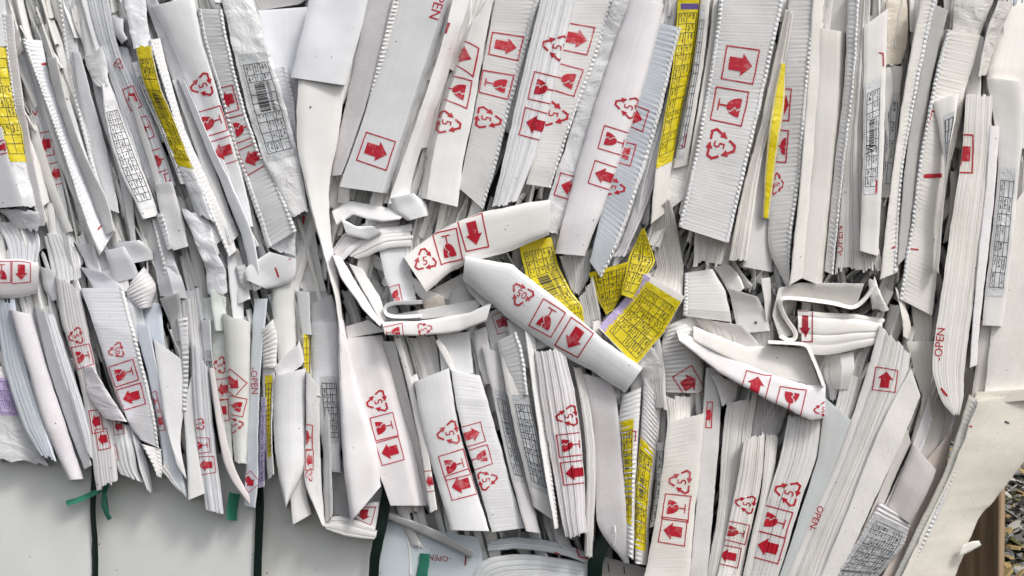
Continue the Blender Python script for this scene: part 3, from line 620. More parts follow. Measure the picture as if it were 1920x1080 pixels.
I('rnd', 'long diagonal box printed 05 crossing the centre', [(1205,690),(1130,636),(1045,562),(960,496),(872,480)], [(1172,737),(1110,696),(1050,664),(960,602),(868,524)], -26, [('Y',978,552,50,50,206,'05'),('G',1026,597,50,58,210),('A',1077,634,52,60,212)], tint=.84, bulge=10, amp=1.0, kink=0)
I('pap', 'bent strip with gold yellow table label above the diagonal 05 box', [(972,456),(986,520),(1012,562),(1056,592),(1082,612)], [(1034,444),(1046,498),(1072,548),(1092,575),(1096,612)], 12, [('L',0,1,0,1,'yellow','bar',12,3,20)], tint=.7, amp=6)
I('stk', 'grey folded sheet bottoms hanging right of the bent yellow label', [(1048,478),(1062,520),(1074,548)], [(1112,466),(1106,520),(1086,552)], 26, n=5, tint=.64)
I('stk', 'thin curved sheets between the yellow labels and the diagonal box', [(1086,560),(1092,600),(1100,650)], [(1112,520),(1126,590),(1130,640)], 30, n=6, tint=.62)
I('pap', 'crushed narrow yellow table label left of the yellow triangle', [(1104,512),(1120,560),(1136,590)], [(1180,490),(1172,540),(1150,582)], 18, [('L',0,1,0,1,'yellow','table',13,4,16)], tint=.7, amp=8)
I('pap', 'bright yellow triangular label flap', [(1203,428),(1180,480),(1164,552)], [(1208,428),(1229,490),(1186,560)], 4, [('L',0,1,0,1,'yellow','table',14,2,22)], tint=.7)
I('pap', 'square yellow table label with lilac border, the largest yellow one', [(1210,512),(1170,562),(1122,614)], [(1284,556),(1246,622),(1192,688)], (2,-14), [('L',.0,.16,.02,.98,'lilac','plain',3,3,24,(),'purple'),('L',.12,.99,.08,.99,'yellow','table',15,5,24)], tint=.80, amp=6)
I('stk', 'grey draped layers behind the yellow labels', [(1232,390),(1218,440),(1232,500),(1216,540)], [(1258,372),(1270,430),(1282,500),(1280,560)], 28, n=5, tint=.66)
I('rib', 'ribbed block with a row of flute holes under the folded ends', [(1284,512),(1282,560),(1280,592)], [(1336,504),(1360,545),(1372,604)], 16, fe='l', tint=.64)
I('box', 'smooth flap with one small punched hole', [(1366,540),(1374,580),(1384,626)], [(1420,556),(1440,592),(1444,620)], 18, [('H',1417,605,3)], tint=.66)
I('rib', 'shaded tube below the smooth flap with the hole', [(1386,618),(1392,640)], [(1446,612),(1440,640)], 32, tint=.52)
I('edge', 'short beige edge standing between flap and folded foam', [(1426,522),(1432,560),(1436,600)], [(1444,520),(1446,560),(1446,604)], 14, tint=.66)
I('foam', 'grey foam sheet bent inside the white U shaped edge', [(1620,532),(1500,530),(1460,540),(1448,590),(1462,634)], [(1606,574),(1510,562),(1478,566),(1474,600),(1492,628)], 12, tint=.56)
E('white U shaped sheet edge folded right of the centre', [(1640,534),(1622,560),(1598,576),(1560,568),(1500,560),(1464,562),(1470,592),(1492,626),(1482,638),(1462,630)], 8, -6, tint=.88, D=70)
I('film', 'small torn white film scrap at the end of the folded edge', [(1628,530),(1632,560),(1636,584)], [(1640,520),(1655,560),(1668,582)], 2, tint=.84)
I('stk', 'horizontal box with a shaded red arrow under the U shaped edge', [(1656,598),(1600,588),(1540,586),(1498,582)], [(1652,644),(1600,656),(1550,666),(1502,664)], (6,0), [('A',1510,612,30,60,180,'darkred')], n=2, tint=.80)  # shade on this arrow is put into its darker red
front, st_ = I('box', 'open V shaped box with up arrow and glass marks on its band', [(1548,722),(1515,722),(1440,700),(1360,662),(1268,618)], [(1547,784),(1520,788),(1440,750),(1350,700),(1274,640)], (-26,-34), [('A',1417,722,50,46,16),('G',1482,752,52,50,14),('Y',1544,768,40,34,20)], tint=.86, bulge=4, D=40, kink=0, amp=1)
E('', [(1545,724),(1532,690),(1517,655),(1512,648),(1503,645),(1475,643),(1440,641)], 7, -30, tint=.86, D=70, parent=front, name='side_wall')
I('foam', '', [(1512,652),(1440,648),(1400,650),(1300,612)], [(1540,728),(1480,712),(1400,690),(1300,640)], (-14,-22), tint=.90, D=50, parent=front, name='foam_lining')
I('rrib', 'ribbed roll with a tilted red arrow left of the V shaped box', [(1246,612),(1236,670),(1240,735)], [(1300,590),(1322,660),(1318,738)], 12, [('A',1292,718,54,42,58)], tint=.74)
I('stk', 'sheet ends showing above the left arm of the V shaped box', [(1290,592),(1310,625)], [(1372,606),(1384,650)], 26, n=3, tint=.62)
I('stk', 'folded sheets standing behind the V shaped box', [(1385,600),(1400,650)], [(1450,606),(1452,650)], 24, n=3, tint=.66)
I('box', 'long white arm sloping down beside the curved sheet', [(622,478),(640,522),(680,580),(712,612)], [(638,480),(664,524),(700,580),(722,602)], -8, tint=.84)
I('foam', 'pale inner sheet leaning along the sloping white arm', [(654,494),(684,550),(712,600)], [(680,504),(712,556),(726,598)], 10, tint=.74)
I('box', 'bent band with crushed red marks at the foot of the sloping arm', [(922,566),(880,586),(800,600),(716,604)], [(912,602),(862,622),(790,630),(722,628)], (-10,-14), [('G',737,622,26,38,80),('Y',795,617,30,34,80)], tint=.78, bulge=5)
E('small rolled sheet end sitting on the bent band', [(792,592),(750,594),(726,590),(722,576),(742,568),(792,566)], 7, -4, tint=.84, D=50)
I('rib', 'leaning ribbed box with part of a red glass, behind the sloping arm', [(706,448),(722,520),(742,572)], [(766,440),(770,500),(782,572)], 20, [('G',738,556,40,30,75)], fe='r', tint=.74)
I('box', 'box wall seen between bent band and horizontal trio box', [(800,548),(810,580)], [(872,510),(900,560)], 44, tint=.60)
I('film', 'brownish crumpled lump in the hollow above the bent band', [(790,560),(800,596)], [(832,556),(836,592)], 24, tint=(.62,.57,.50))
I('box', 'tall box top with a dark red arrow peeking under the diagonal box', [(906,590),(918,640),(925,700)], [(950,570),(965,610),(968,700)], 26, [('A',943,604,40,34,70,'darkred')], tint=.66)
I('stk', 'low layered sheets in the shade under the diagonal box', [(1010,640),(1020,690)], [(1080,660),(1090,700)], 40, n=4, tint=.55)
I('film', 'crushed white ends below the tip of the diagonal box', [(1082,700),(1090,760)], [(1160,715),(1165,760)], 24, tint=.7)

SECTION.clear(); SECTION.update(kink=2.2)
# ---------- the seam, left
I('rnd', 'short thick box on its side with a red down arrow at the left edge', [(72,494),(40,486),(-20,484)], [(72,548),(40,558),(-20,560)], -4, [('A',40,510,36,42,180),('G',3,510,36,42,180)], tint=.82, bulge=9)
I('stk', 'bundle of crushed sheets above the short sideways arrow box', [(-10,415),(10,450),(20,490)], [(60,418),(75,450),(70,492)], 36, n=5, tint=.60)
I('film', 'crumpled paper flap under the leftmost grey box', [(-10,392),(12,405),(30,430)], [(70,396),(76,415),(72,432)], 26, tint=.66)
I('rrib', 'half round ribbed disc end in the left seam', [(244,530),(238,555),(262,580)], [(270,500),(292,535),(285,575)], 4, tint=.68)
I('rnd', 'rounded sheet fold above the half round ribbed disc', [(214,455),(220,480),(238,496)], [(262,450),(285,470),(288,486)], 22, tint=.66, bulge=5)
I('rib', 'perforated strip dropping into the seam from the upper left layer', [(284,410),(300,480),(308,532)], [(298,405),(325,480),(342,528)], 20, fe='l', tint=.64)
I('rib', 'thin fluted strip ending at the seam right of the white table label', [(292,402),(304,440),(314,470)], [(303,398),(315,435),(322,466)], 4, fe='a', rip=1.3, tint=.80)
I('foam', 'smooth round ended strip above the left seam', [(290,345),(306,420),(324,470)], [(322,340),(340,400),(353,462)], 8, tint=.70)
I('film', 'clear film gathered into a glittering knot in the left seam', [(340,390),(368,460),(385,505),(390,552)], [(392,410),(408,470),(424,510),(426,550)], 2, tint=.66, amp=14)
I('foam', 'slim brownish foam strip left of the bright strip near the seam', [(352,330),(375,400),(402,478)], [(366,330),(388,400),(412,476)], 2, tint=.58)
I('stk', 'fanned sheet ends left of the fluted point in the seam', [(82,440),(95,500),(104,540)], [(128,440),(150,480),(152,520)], 30, n=4, tint=.62)
I('box', 'folded flap below the fluted point in the seam', [(140,455),(160,490),(180,530)], [(200,460),(215,490),(222,520)], 32, tint=.60)
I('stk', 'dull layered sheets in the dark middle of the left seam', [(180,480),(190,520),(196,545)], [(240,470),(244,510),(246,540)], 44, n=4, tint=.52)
I('box', 'grey sheet corner below the rounded fold', [(190,510),(196,545)], [(238,495),(242,548)], 22, tint=.64)
I('stk', 'loose sheet tops under the film knot', [(330,545),(338,600)], [(378,540),(388,600)], 28, n=4, tint=.58)
I('box', 'upright sheet right of the film knot', [(426,480),(430,540),(438,610)], [(450,470),(455,540),(458,612)], 16, tint=.66)
I('rib', 'curled ribbed strip between film knot and white tongue', [(442,500),(450,530),(460,545)], [(460,495),(468,525),(480,542)], 12, fe='a', tint=.66)
I('rnd', 'drooping pale fold left of the sideways arrow box top', [(76,500),(82,540),(98,565)], [(108,510),(112,540),(110,560)], 22, tint=.62)

SECTION.clear()
# ---------- lower layer, left
I('film', 'crumpled film with purple lettering in the far lower left', [(-30,690),(-20,790),(-10,860)], [(20,690),(56,800),(90,872)], 26, [('L',.3,.8,.1,.5,'lilac','table',16,2,24,(),'purple')], tint=.62)
I('stk', 'bluish thin sheets in the left edge of the lower layer', [(-10,565),(6,680),(40,790),(78,860)], [(28,560),(48,680),(82,790),(104,858)], 10, n=5, tint=(.60,.65,.72), rag=8)
I('rnd', 'broad pale lilac foam sheet with rounded foot, lower left', [(18,580),(48,680),(80,790),(128,900)], [(60,590),(88,690),(122,790),(156,898)], 2, tint=(.74,.72,.76), bulge=10, mat='foam')
I('foam', 'slim foam sheet right of the pale lilac foam', [(64,572),(92,690),(128,800),(158,880)], [(86,586),(116,690),(152,800),(172,872)], 12, tint=.72)
I('stk', 'white thin sheets with ragged tops, lower left', [(86,588),(112,680),(142,780),(162,850)], [(102,592),(134,690),(168,800),(176,860)], 8, n=3, tint=.78)
I('stk', 'lower left stack with faded recycling mark and half a glass', [(104,515),(116,600),(148,710),(166,810),(180,918)], [(150,545),(166,620),(188,730),(212,820),(222,904)], 2, [('Y',143,630,38,34,'l'),('G',155,668,42,36,'l'),('A',180,790,44,22,'l'),('A',193,823,40,24,'l')], n=4, tint=.74, rag=5)
I('film', 'milky film blob draped left of the 05 box', [(156,685),(165,740),(196,785)], [(176,690),(206,740),(240,792)], -12, tint=(.82,.80,.84))
I('rib', 'large ribbed box printed 05 with glass and left arrow', [(152,540),(172,600),(206,700),(240,790),(262,824)], [(232,540),(252,620),(272,700),(290,780),(298,840)], (-8,-4), [('Y',219,657,34,36,'l','05'),('G',232,700,42,48,'l'),('A',246,744,42,46,'l')], fe='r', tint=(.66,.67,.72))
I('stk', 'layered sheets hanging under the 05 box with small red marks', [(196,780),(214,860),(226,890)], [(246,800),(258,880),(272,905)], 8, [('A',210,850,30,20,'l'),('A',222,800,30,20,'l')], n=4, tint=.72)
I('stk', 'narrow sheet ends below the 05 box', [(244,800),(262,880),(276,920)], [(266,830),(282,890),(286,922)], 12, n=3, tint=.70)
I('rib', 'triangular ribbed corner beneath the 05 box', [(264,832),(284,868),(294,892)], [(302,842),(304,880),(302,896)], 4, fe='lr', tint=.72)
I('box', 'bluish strip with crushed red print right of the 05 box', [(250,605),(274,690),(296,790),(308,884)], [(280,612),(298,700),(322,800),(352,936)], 12, [('G',290,752,36,14,'l'),('A',300,790,36,14,'l')], tint=(.66,.70,.76))
I('foam', 'white sheet with a zipped right edge in the lower left layer', [(288,636),(300,720),(312,800),(330,868)], [(344,676),(345,760),(338,830),(350,900)], (2,8), tint=.78)
I('rib', 'zip like fluted strip beside the white sheet', [(332,596),(342,680),(342,770)], [(352,592),(354,690),(350,772)], 8, fe='a', rip=1.4, tint=.68)
I('box', 'plain pale box with squared foot left of the red banded stack', [(344,770),(350,860),(353,938)], [(364,680),(368,800),(384,925)], 6, tint=.76)
I('stk', 'stack with several red bands across its sheets', [(358,640),(364,760),(374,870),(386,958)], [(390,690),(398,780),(408,870),(420,962)], 2, [('Y',372,795,26,34,'l'),('G',377,835,30,34,'l'),('A',386,872,34,36,'l')], n=4, tint=.72)
I('stk', 'shade side stack behind the red banded stack', [(338,560),(350,640),(356,700)], [(380,556),(384,640),(388,700)], 20, n=4, tint=.62)
I('pap', 'slim strip with tiny black text beside the red banded stack', [(376,600),(388,700),(408,800),(424,880)], [(394,600),(402,700),(422,800),(436,880)], 6, [('L',.1,.9,.2,.95,'greylab','table',17,1,30)], tint=.70)
I('box', 'pinkish strip curving to the foot of the lower left layer', [(392,690),(404,780),(424,880),(470,950)], [(402,690),(416,780),(442,880),(480,948)], -2, [('A',402,870,16,12,'l')], tint=(.78,.73,.73))
I('film', 'greenish white neck with a red 5 left of the rounded trio box', [(378,560),(388,610),(400,700),(416,850)], [(424,556),(424,640),(430,740),(438,880)], 12, [('Y',412,685,38,30,'l'),('A',418,730,40,26,'l'),('A',416,770,40,26,'l')], tint=(.66,.70,.67), amp=4)
I('rnd', 'lower left rounded box with arrow, glass and torn top', [(418,588),(426,700),(432,780),(440,866)], [(470,606),(468,700),(467,780),(462,872)], -12, [('A',436,718,36,42,130),('G',439,761,36,42,100),('Y',440,797,34,36,80)], tint=(.74,.75,.72), bulge=14, rag=4)
I('box', 'bluish strip lettered OPEN with a down arrow at its foot', [(476,560),(470,680),(464,800),(460,900),(458,948)], [(502,560),(490,680),(485,800),(484,900),(478,952)], 6, [('T','-OPEN',476,714,13,88),('A',468,903,30,30,140)], tint=(.66,.70,.76))
I('film', 'crushed strip with yellow and black flecks', [(494,640),(492,720),(496,800),(502,900)], [(520,640),(514,740),(510,820),(514,890)], 0, [('L',.2,.8,.25,.85,'yellow','table',18,2,12)], tint=.74, amp=6)
I('box', 'thin lilac strip with purple ticks', [(490,745),(486,820),(484,915)], [(500,745),(498,820),(496,912)], -2, [('L',0,1,0,1,'lilac','table',19,1,20,(),'purple')], tint=.72)
I('rrib', 'small crumpled ribbed cone above the yellow flecked strip', [(488,622),(490,650),(492,690)], [(512,598),(520,640),(518,690)], -2, tint=.76)
I('rnd', 'greenish white neck with hollow ragged top beside the cone', [(508,500),(512,600),(524,690)], [(550,500),(554,600),(556,672)], 8, tint=(.70,.71,.69), bulge=10)
I('box', 'diagonal torn box top above the glossy bulging box', [(512,690),(518,704),(522,720)], [(562,640),(568,660),(570,680)], -6, tint=.82, rag=4)
I('rnd', 'glossy white bulging box with pointed foot, lower left', [(516,704),(512,780),(520,880),(536,952)], [(574,690),(572,790),(570,880),(538,948)], -14, [], tint=.84, bulge=15)
I('foam', 'white strip with a red printed edge right of the bulging box', [(574,695),(574,800),(572,900),(604,985)], [(600,724),(600,830),(604,920),(610,988)], -2, [('G',579,820,50,16,'l'),('A',580,862,40,16,'l'),('Y',580,890,30,16,'l')], tint=.78)
I('rib', 'half round ribbed box with a fine table label left of the curved sheet', [(582,606),(586,700),(598,800),(614,884)], [(634,604),(636,720),(638,800),(640,886)], 14, [('L',.25,.95,.36,.80,'greylab','table',20,4,14)], fe='', tint=.66, prof='rnd', bulge=10, rip=.9)
I('rnd', 'hollow ribbed tube end above the fine table label', [(582,572),(582,592),(584,608)], [(622,552),(632,580),(634,608)], 22, tint=.60, bulge=8)
I('pap', 'small yellow strip squeezed between the lower left tubes', [(566,626),(567,660),(568,704)], [(581,626),(582,660),(582,704)], 16, [('L',0,1,0,1,'yellow','table',21,2,20)])
I('box', 'grey upright box above the small yellow strip', [(556,545),(560,590),(566,626)], [(580,548),(582,590),(584,628)], 18, tint=.64)
I('stk', 'thin grainy sheets hanging right of the red edged strip', [(604,740),(606,860),(608,980)], [(618,780),(622,880),(624,966)], 6, n=2, tint=.70)
I('box', 'folded white corner hanging below the bulging box', [(542,900),(546,950),(549,984)], [(574,870),(576,930),(584,964)], 6, tint=.72)
I('stk', 'sheet ends hanging between 05 box and zipped sheet', [(300,880),(330,915),(352,930)], [(340,850),(352,900),(356,934)], 16, n=3, tint=.64)
I('box', 'grey box wall in the dark gap left of the pointed sheet end', [(620,920),(626,972)], [(660,928),(668,980)], 56, tint=.52)
I('stk', 'low layered sheet lying at the foot left of the pointed end', [(606,975),(640,968),(706,988)], [(610,992),(650,1006),(702,1012)], 10, n=2, tint=.62)
I('box', 'box end with a red arrow beneath the pointed sheet end', [(662,948),(668,975)], [(712,940),(704,990)], 26, [('A',682,965,38,28,190,'darkred')], tint=.66)

# ---------- more crushed pieces of the left seam
SECTION.update(lin=True, kink=2.5)
I('box', 'flat grey flap crossing under the pointed fluted box', [(196,470),(206,500),(214,530)], [(232,462),(250,490),(262,520)], 14, tint=.62)
I('box', 'bent sheet corner left of the half round ribbed disc', [(150,500),(170,530),(190,560)], [(196,512),(222,530),(240,545)], 20, tint=.66)
I('vee', 'folded box corner right of the half round ribbed disc', [(286,470),(292,510),(300,555)], [(318,478),(340,520),(352,560)], 18, tint=.60)
I('stk', 'short upright sheet ends behind the top of the 05 box', [(232,560),(240,600),(246,640)], [(262,552),(272,600),(276,640)], 14, n=2, tint=.66)
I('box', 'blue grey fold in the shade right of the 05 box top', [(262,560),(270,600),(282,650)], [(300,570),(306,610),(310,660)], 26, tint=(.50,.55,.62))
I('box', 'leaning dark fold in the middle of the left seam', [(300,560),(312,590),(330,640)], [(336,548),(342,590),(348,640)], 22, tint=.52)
I('box', 'greenish sheet right of the film knot below the seam', [(392,545),(398,580),(404,620)], [(420,540),(424,580),(426,620)], 6, tint=(.60,.64,.61))
I('box', 'upper wall of the box standing left of the white tongue', [(424,470),(440,520),(446,570)], [(446,466),(462,510),(470,560)], 20, tint=.64)
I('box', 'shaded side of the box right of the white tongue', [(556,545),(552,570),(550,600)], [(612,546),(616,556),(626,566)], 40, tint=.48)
I('rnd', 'crumpled cushion of sheet in the hollow above the bent band', [(842,548),(836,570),(838,600)], [(900,520),(905,550),(900,572)], 34, tint=.60)
I('box', 'slanted wall under the horizontal trio box, left end', [(745,500),(760,530),(790,560)], [(790,530),(805,545),(840,560)], 26, tint=.66)
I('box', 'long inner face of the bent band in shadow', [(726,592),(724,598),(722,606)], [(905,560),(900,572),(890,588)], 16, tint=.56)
I('stk', 'two thin leaves leaning over the first lower trio box', [(690,566),(700,590),(722,626)], [(706,560),(724,590),(744,628)], 6, n=2, tint=.78)
I('box', 'flattened white fold lying over the left end of the curved layers', [(640,410),(668,424),(700,424)], [(650,440),(690,450),(716,436)], 6, tint=.80)
I('box', 'crushed flap jammed between diagonal 05 box and bent band', [(866,520),(880,548),(905,575)], [(905,510),(930,545),(946,580)], 8, tint=.66)
I('rib', 'bent ribbed flap under the middle of the diagonal 05 box', [(935,600),(955,630),(985,660)], [(965,580),(1000,618),(1030,650)], 20, tint=.64)
I('film', 'crinkled film tuft at the foot of the square yellow label', [(1185,655),(1196,690),(1212,730)], [(1215,640),(1240,680),(1244,720)], 0, tint=.74)
I('box', 'sharp folded corner behind the ribbed block with flute holes', [(1336,500),(1352,520),(1372,560)], [(1366,496),(1382,510),(1396,540)], 30, tint=.62)
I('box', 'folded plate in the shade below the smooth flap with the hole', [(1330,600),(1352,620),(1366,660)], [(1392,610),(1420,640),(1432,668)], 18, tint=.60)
I('vee', 'crushed box corner at the right end of the V shaped box', [(1550,668),(1556,700),(1562,730)], [(1600,660),(1602,690),(1590,730)], 12, tint=.62)
I('box', 'flat folded plate behind the tall layered arrow box foot', [(1700,640),(1712,690),(1728,740)], [(1752,640),(1760,690),(1772,740)], 30, tint=.60)
SECTION.clear()
# ---------- lower layer, centre and right
I('box', 'slanted box end on top of the first lower trio box', [(648,612),(650,622),(652,634)], [(690,600),(712,614),(720,622)], 14, tint=.74)
I('vee', 'first lower trio box right of the large curved sheet', [(648,634),(664,720),(692,830),(732,948)], [(716,628),(744,720),(772,830),(800,948)], (4,20), trio((709,753),(720,800),(731,846),46,'l'), tint=.80, bulge=9, u0=.72)
I('box', 'narrow bright edge strip between the first two lower trio boxes', [(738,634),(758,700),(786,830),(806,962)], [(752,634),(774,720),(800,830),(820,955)], 2, [('A',806,902,40,20,'l')], tint=.82)
I('foam', 'shaded foam sheet left of the narrow bright edge strip', [(716,640),(740,720),(768,830),(795,940)], [(740,640),(760,720),(786,830),(804,948)], 22, [], tint=.62)
I('rnd', 'lower trio box with left arrow, second from the curved sheet', [(776,716),(798,830),(824,920),(846,994)], [(842,690),(858,790),(884,890),(918,996)], (-6,-4), trio((843,812),(852,872),(864,909),50,'l'), tint=.82, bulge=7)
I('rib', 'lower box with right arrow adjoining the second lower trio box', [(846,694),(862,790),(892,890),(922,998)], [(900,704),(928,800),(956,900),(984,990)], (-2,14), trio((912,900),(898,858),(885,815),44,'r',40), fe='', tint=.76)
I('box', 'box top with squared corner above the second lower trio box', [(818,626),(824,660),(828,700)], [(880,622),(884,660),(888,700)], 22, tint=.70)
I('stk', 'crushed sheets above the first lower trio box, right side', [(760,632),(780,680),(790,716)], [(816,632),(822,670),(826,700)], 34, n=4, tint=.58)
I('edge', 'white slanting edge between box top and second lower trio box', [(816,640),(830,668),(848,700)], [(824,634),(842,664),(856,698)], 8, tint=.82)
I('box', 'grey sheet leaning over the lower right arrow box', [(886,622),(896,680),(908,720)], [(912,612),(920,660),(936,720)], 26, tint=.64)
I('pap', 'grey glossy sheet with a small barcode, lower centre', [(904,650),(926,750),(952,870),(986,996)], [(940,662),(958,780),(984,890),(1014,1000)], (10,18), [('L',.2,.9,.22,.72,'greylab','bar',22,2,30)], tint=.64)
I('pap', 'strip with dense black table label, lower centre', [(936,648),(948,720),(968,820),(1000,950)], [(978,640),(988,720),(1010,830),(1038,976)], 2, [('L',.2,1,.30,.86,'greylab','table',23,4,18)], tint=.74)
I('rib', 'ribbed round top above the dense black table label', [(932,640),(940,680),(950,740)], [(968,622),(982,670),(990,740)], 0, fe='r', tint=.74)
I('box', 'open box end in the shade left of the lower centre stack', [(950,600),(958,640),(968,690)], [(1006,610),(1004,650),(1002,690)], 18, tint=.68)
I('rib', 'narrow bright ribbed edge left of the lower centre stack', [(984,620),(1000,740),(1020,880),(1040,992)], [(1004,632),(1016,740),(1034,880),(1048,990)], -6, fe='r', tint=.84)
I('stk', 'bright lower centre stack with trio of red marks', [(1003,660),(1016,760),(1036,880),(1060,1010)], [(1056,652),(1078,740),(1092,850),(1100,1000)], -14, trio((1066,780),(1070,834),(1078,886),50,'l',44), n=7, tint=.86)
I('stk', 'curved sheets hugging the bright lower centre stack', [(1076,690),(1094,790),(1100,900),(1096,1044)], [(1092,690),(1112,790),(1118,900),(1110,1044)], 6, n=3, tint=.72)
I('foam', 'wide grey foam sheet with pointed foot, lower centre', [(1092,700),(1112,790),(1118,900),(1122,985),(1170,1056)], [(1150,715),(1162,800),(1172,930),(1180,1056)], (10,2), tint=.70)
I('rrib', 'crushed ribbed roll with yellow label and red bracket', [(1166,742),(1160,800),(1168,900),(1174,1040)], [(1202,726),(1198,800),(1192,900),(1188,1050)], -2, [('L',.0,.72,.17,.80,'yellow','bar',24,2,26),('B',[(1186,808),(1192,809),(1191,828)],2)], tint=.74)
I('rrib', 'second ribbed roll with taller yellow label and barcode', [(1206,708),(1202,800),(1192,920),(1190,1056)], [(1240,752),(1232,850),(1220,950),(1214,1060)], 4, [('L',.0,.80,.32,.92,'yellow','bar',25,2,26)], tint=.68)
I('pap', 'black printed sliver right of the two yellow rolls', [(1232,830),(1228,920),(1218,990)], [(1244,830),(1240,920),(1230,985)], 8, [('L',0,1,0,1,'white','table',26,1,18)], tint=.72)
I('stk', 'crumpled narrow sheets rising above the yellow rolls', [(1206,690),(1214,720),(1226,764)], [(1236,626),(1246,690),(1250,768)], 2, n=4, tint=.72)
I('stk', 'small upright stack behind the lower right trio box', [(1246,746),(1250,780),(1252,830)], [(1296,745),(1294,780),(1292,830)], 10, n=4, tint=.76)
I('rib', 'tall ribbed trio box, lower right of centre', [(1252,792),(1242,880),(1228,980),(1206,1092)], [(1320,775),(1312,880),(1302,970),(1292,1092)], -14, trio((1278,903),(1268,952),(1262,996),50,'l',50), fe='', tint=.80)
I('foam', 'cloudy foam sheets right of the tall ribbed trio box', [(1324,690),(1316,800),(1308,920),(1292,1092)], [(1352,690),(1350,800),(1340,920),(1326,1092)], (2,10), [('A',1330,778,50,12,'r')], tint=.68)
I('film', 'torn film tufts behind the up arrow of the V shaped box', [(1330,700),(1345,730),(1352,760)], [(1384,716),(1380,740),(1372,760)], 14, tint=.72)
I('stk', 'cloudy layered sheets below the V shaped box', [(1362,760),(1352,850),(1346,960),(1322,1092)], [(1420,742),(1402,850),(1376,960),(1352,1092)], 6, n=4, tint=.70, rag=8)
I('stk', 'slim stack with tilted trio under the V shaped box', [(1394,826),(1382,900),(1366,980),(1342,1092)], [(1434,812),(1428,900),(1406,1000),(1388,1092)], -8, trio((1400,945),(1380,998),(1365,1042),46,'l',38), n=5, tint=.84)
I('stk', 'narrow sheets right of the slim tilted trio stack', [(1436,814),(1428,920),(1408,1010),(1390,1092)], [(1460,818),(1446,920),(1424,1010),(1408,1092)], 0, [('A',1388,1034,20,16,'r')], n=3, tint=.72)
I('stk', 'narrow dim sheets in the gap under the V shaped box', [(1412,720),(1404,780),(1396,830)], [(1460,738),(1458,790),(1452,830)], 26, n=5, tint=.58)
I('stk', 'broad box with tilted trio, rightmost of the lower trios', [(1478,780),(1462,860),(1432,960),(1400,1092)], [(1542,776),(1532,850),(1502,940),(1456,1092)], (-4,0), trio((1479,924),(1453,978),(1440,1026),56,'l',52), n=4, tint=.72)
I('box', 'smooth bluish grey box right of the broad tilted trio box', [(1546,745),(1534,850),(1504,950),(1458,1092)], [(1606,796),(1584,870),(1548,960),(1500,1092)], (2,8), [('B',[(1508,898),(1496,915),(1484,922)],8,'darkred')], tint=(.58,.61,.62))
I('stk', 'grey folded sheets above the smooth bluish grey box', [(1544,690),(1550,720),(1556,750)], [(1578,676),(1576,710),(1566,750)], 28, n=2, tint=.64)
I('stk', 'two grey sheets leaning left of the long arrow box', [(1582,690),(1572,740),(1562,780)], [(1616,716),(1604,760),(1590,800)], 18, n=2, tint=.62)
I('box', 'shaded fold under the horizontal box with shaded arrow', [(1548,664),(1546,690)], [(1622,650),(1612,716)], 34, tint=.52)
I('stk', 'long slanting box with an up arrow and handwritten OPEN', [(1650,612),(1612,740),(1566,870),(1508,1000),(1470,1092)], [(1708,664),(1692,740),(1644,850),(1590,980),(1550,1092)], (2,-6), [('A',1660,712,44,44,8),('T','OPEN-',1530,972,13,112)], n=6, tint=.76)
I('foam', 'long bright foam edge beside the slanting arrow box', [(1708,690),(1652,800),(1592,950),(1534,1092)], [(1726,742),(1690,830),(1634,950),(1572,1092)], (-12,-4), tint=.86)
I('foam', 'dull cream sheet right of the long bright foam edge', [(1700,800),(1650,920),(1572,1092)], [(1708,830),(1664,930),(1606,1092)], 10, tint=.66)
I('rib', 'sheet with frayed fluted right edge, lower right', [(1742,742),(1712,830),(1672,920),(1640,980)], [(1748,790),(1722,860),(1684,930),(1652,990)], 22, fe='r', rip=1.5, tint=.60)
I('rnd', 'rounded grey roll above the handwritten table, lower right', [(1712,832),(1690,890),(1664,950)], [(1756,882),(1736,930),(1706,982)], -2, tint=(.64,.61,.61), bulge=12)
I('rrib', 'ribbed roll covered by a black ruled table, lower right corner', [(1650,940),(1610,1010),(1552,1092)], [(1710,976),(1690,1030),(1636,1092)], -2, [('L',.05,.95,.12,1,'greylab','table',27,6,20)], tint=.62, bulge=10)
I('box', 'grey sheet standing behind the rounded grey roll', [(1736,700),(1724,780),(1712,860)], [(1776,760),(1762,830),(1744,880)], 34, tint=.56)
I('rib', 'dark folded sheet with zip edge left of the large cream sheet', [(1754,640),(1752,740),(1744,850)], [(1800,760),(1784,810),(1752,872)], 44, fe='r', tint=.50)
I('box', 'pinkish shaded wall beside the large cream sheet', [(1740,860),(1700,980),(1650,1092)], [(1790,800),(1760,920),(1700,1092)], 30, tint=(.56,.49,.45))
I('box', 'small box behind the foot of the broad ribbed panel', [(1708,560),(1712,610),(1716,660)], [(1746,560),(1748,610),(1742,650)], 34, tint=.60)
I('film', 'curled white film edge hanging left of the broad ribbed panel foot', [(1678,536),(1690,590),(1694,630)], [(1694,560),(1708,610),(1704,636)], 8, tint=.78)
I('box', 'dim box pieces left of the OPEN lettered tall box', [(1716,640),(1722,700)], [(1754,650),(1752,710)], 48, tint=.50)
cream, _ = I('foam', 'large cream foam sheet with torn right edge, lower right', [(1834,752),(1786,880),(1738,980),(1682,1100)], [(1950,735),(1950,815),(1868,934),(1836,972),(1782,1100)], (-10,34), tint=(.88,.84,.76), D=26, name='torn_foam_sheet', edge=2.2, marks=[('B',[(1815,798),(1823,800)],3.5),('B',[(1884,790),(1892,794)],4,'grey')])
I('edge', '', [(1806,1022),(1820,1016),(1836,1014)], [(1798,1044),(1820,1034),(1840,1022)], 4, tint=(.84,.82,.76), D=8, parent=cream, name='torn_tab')
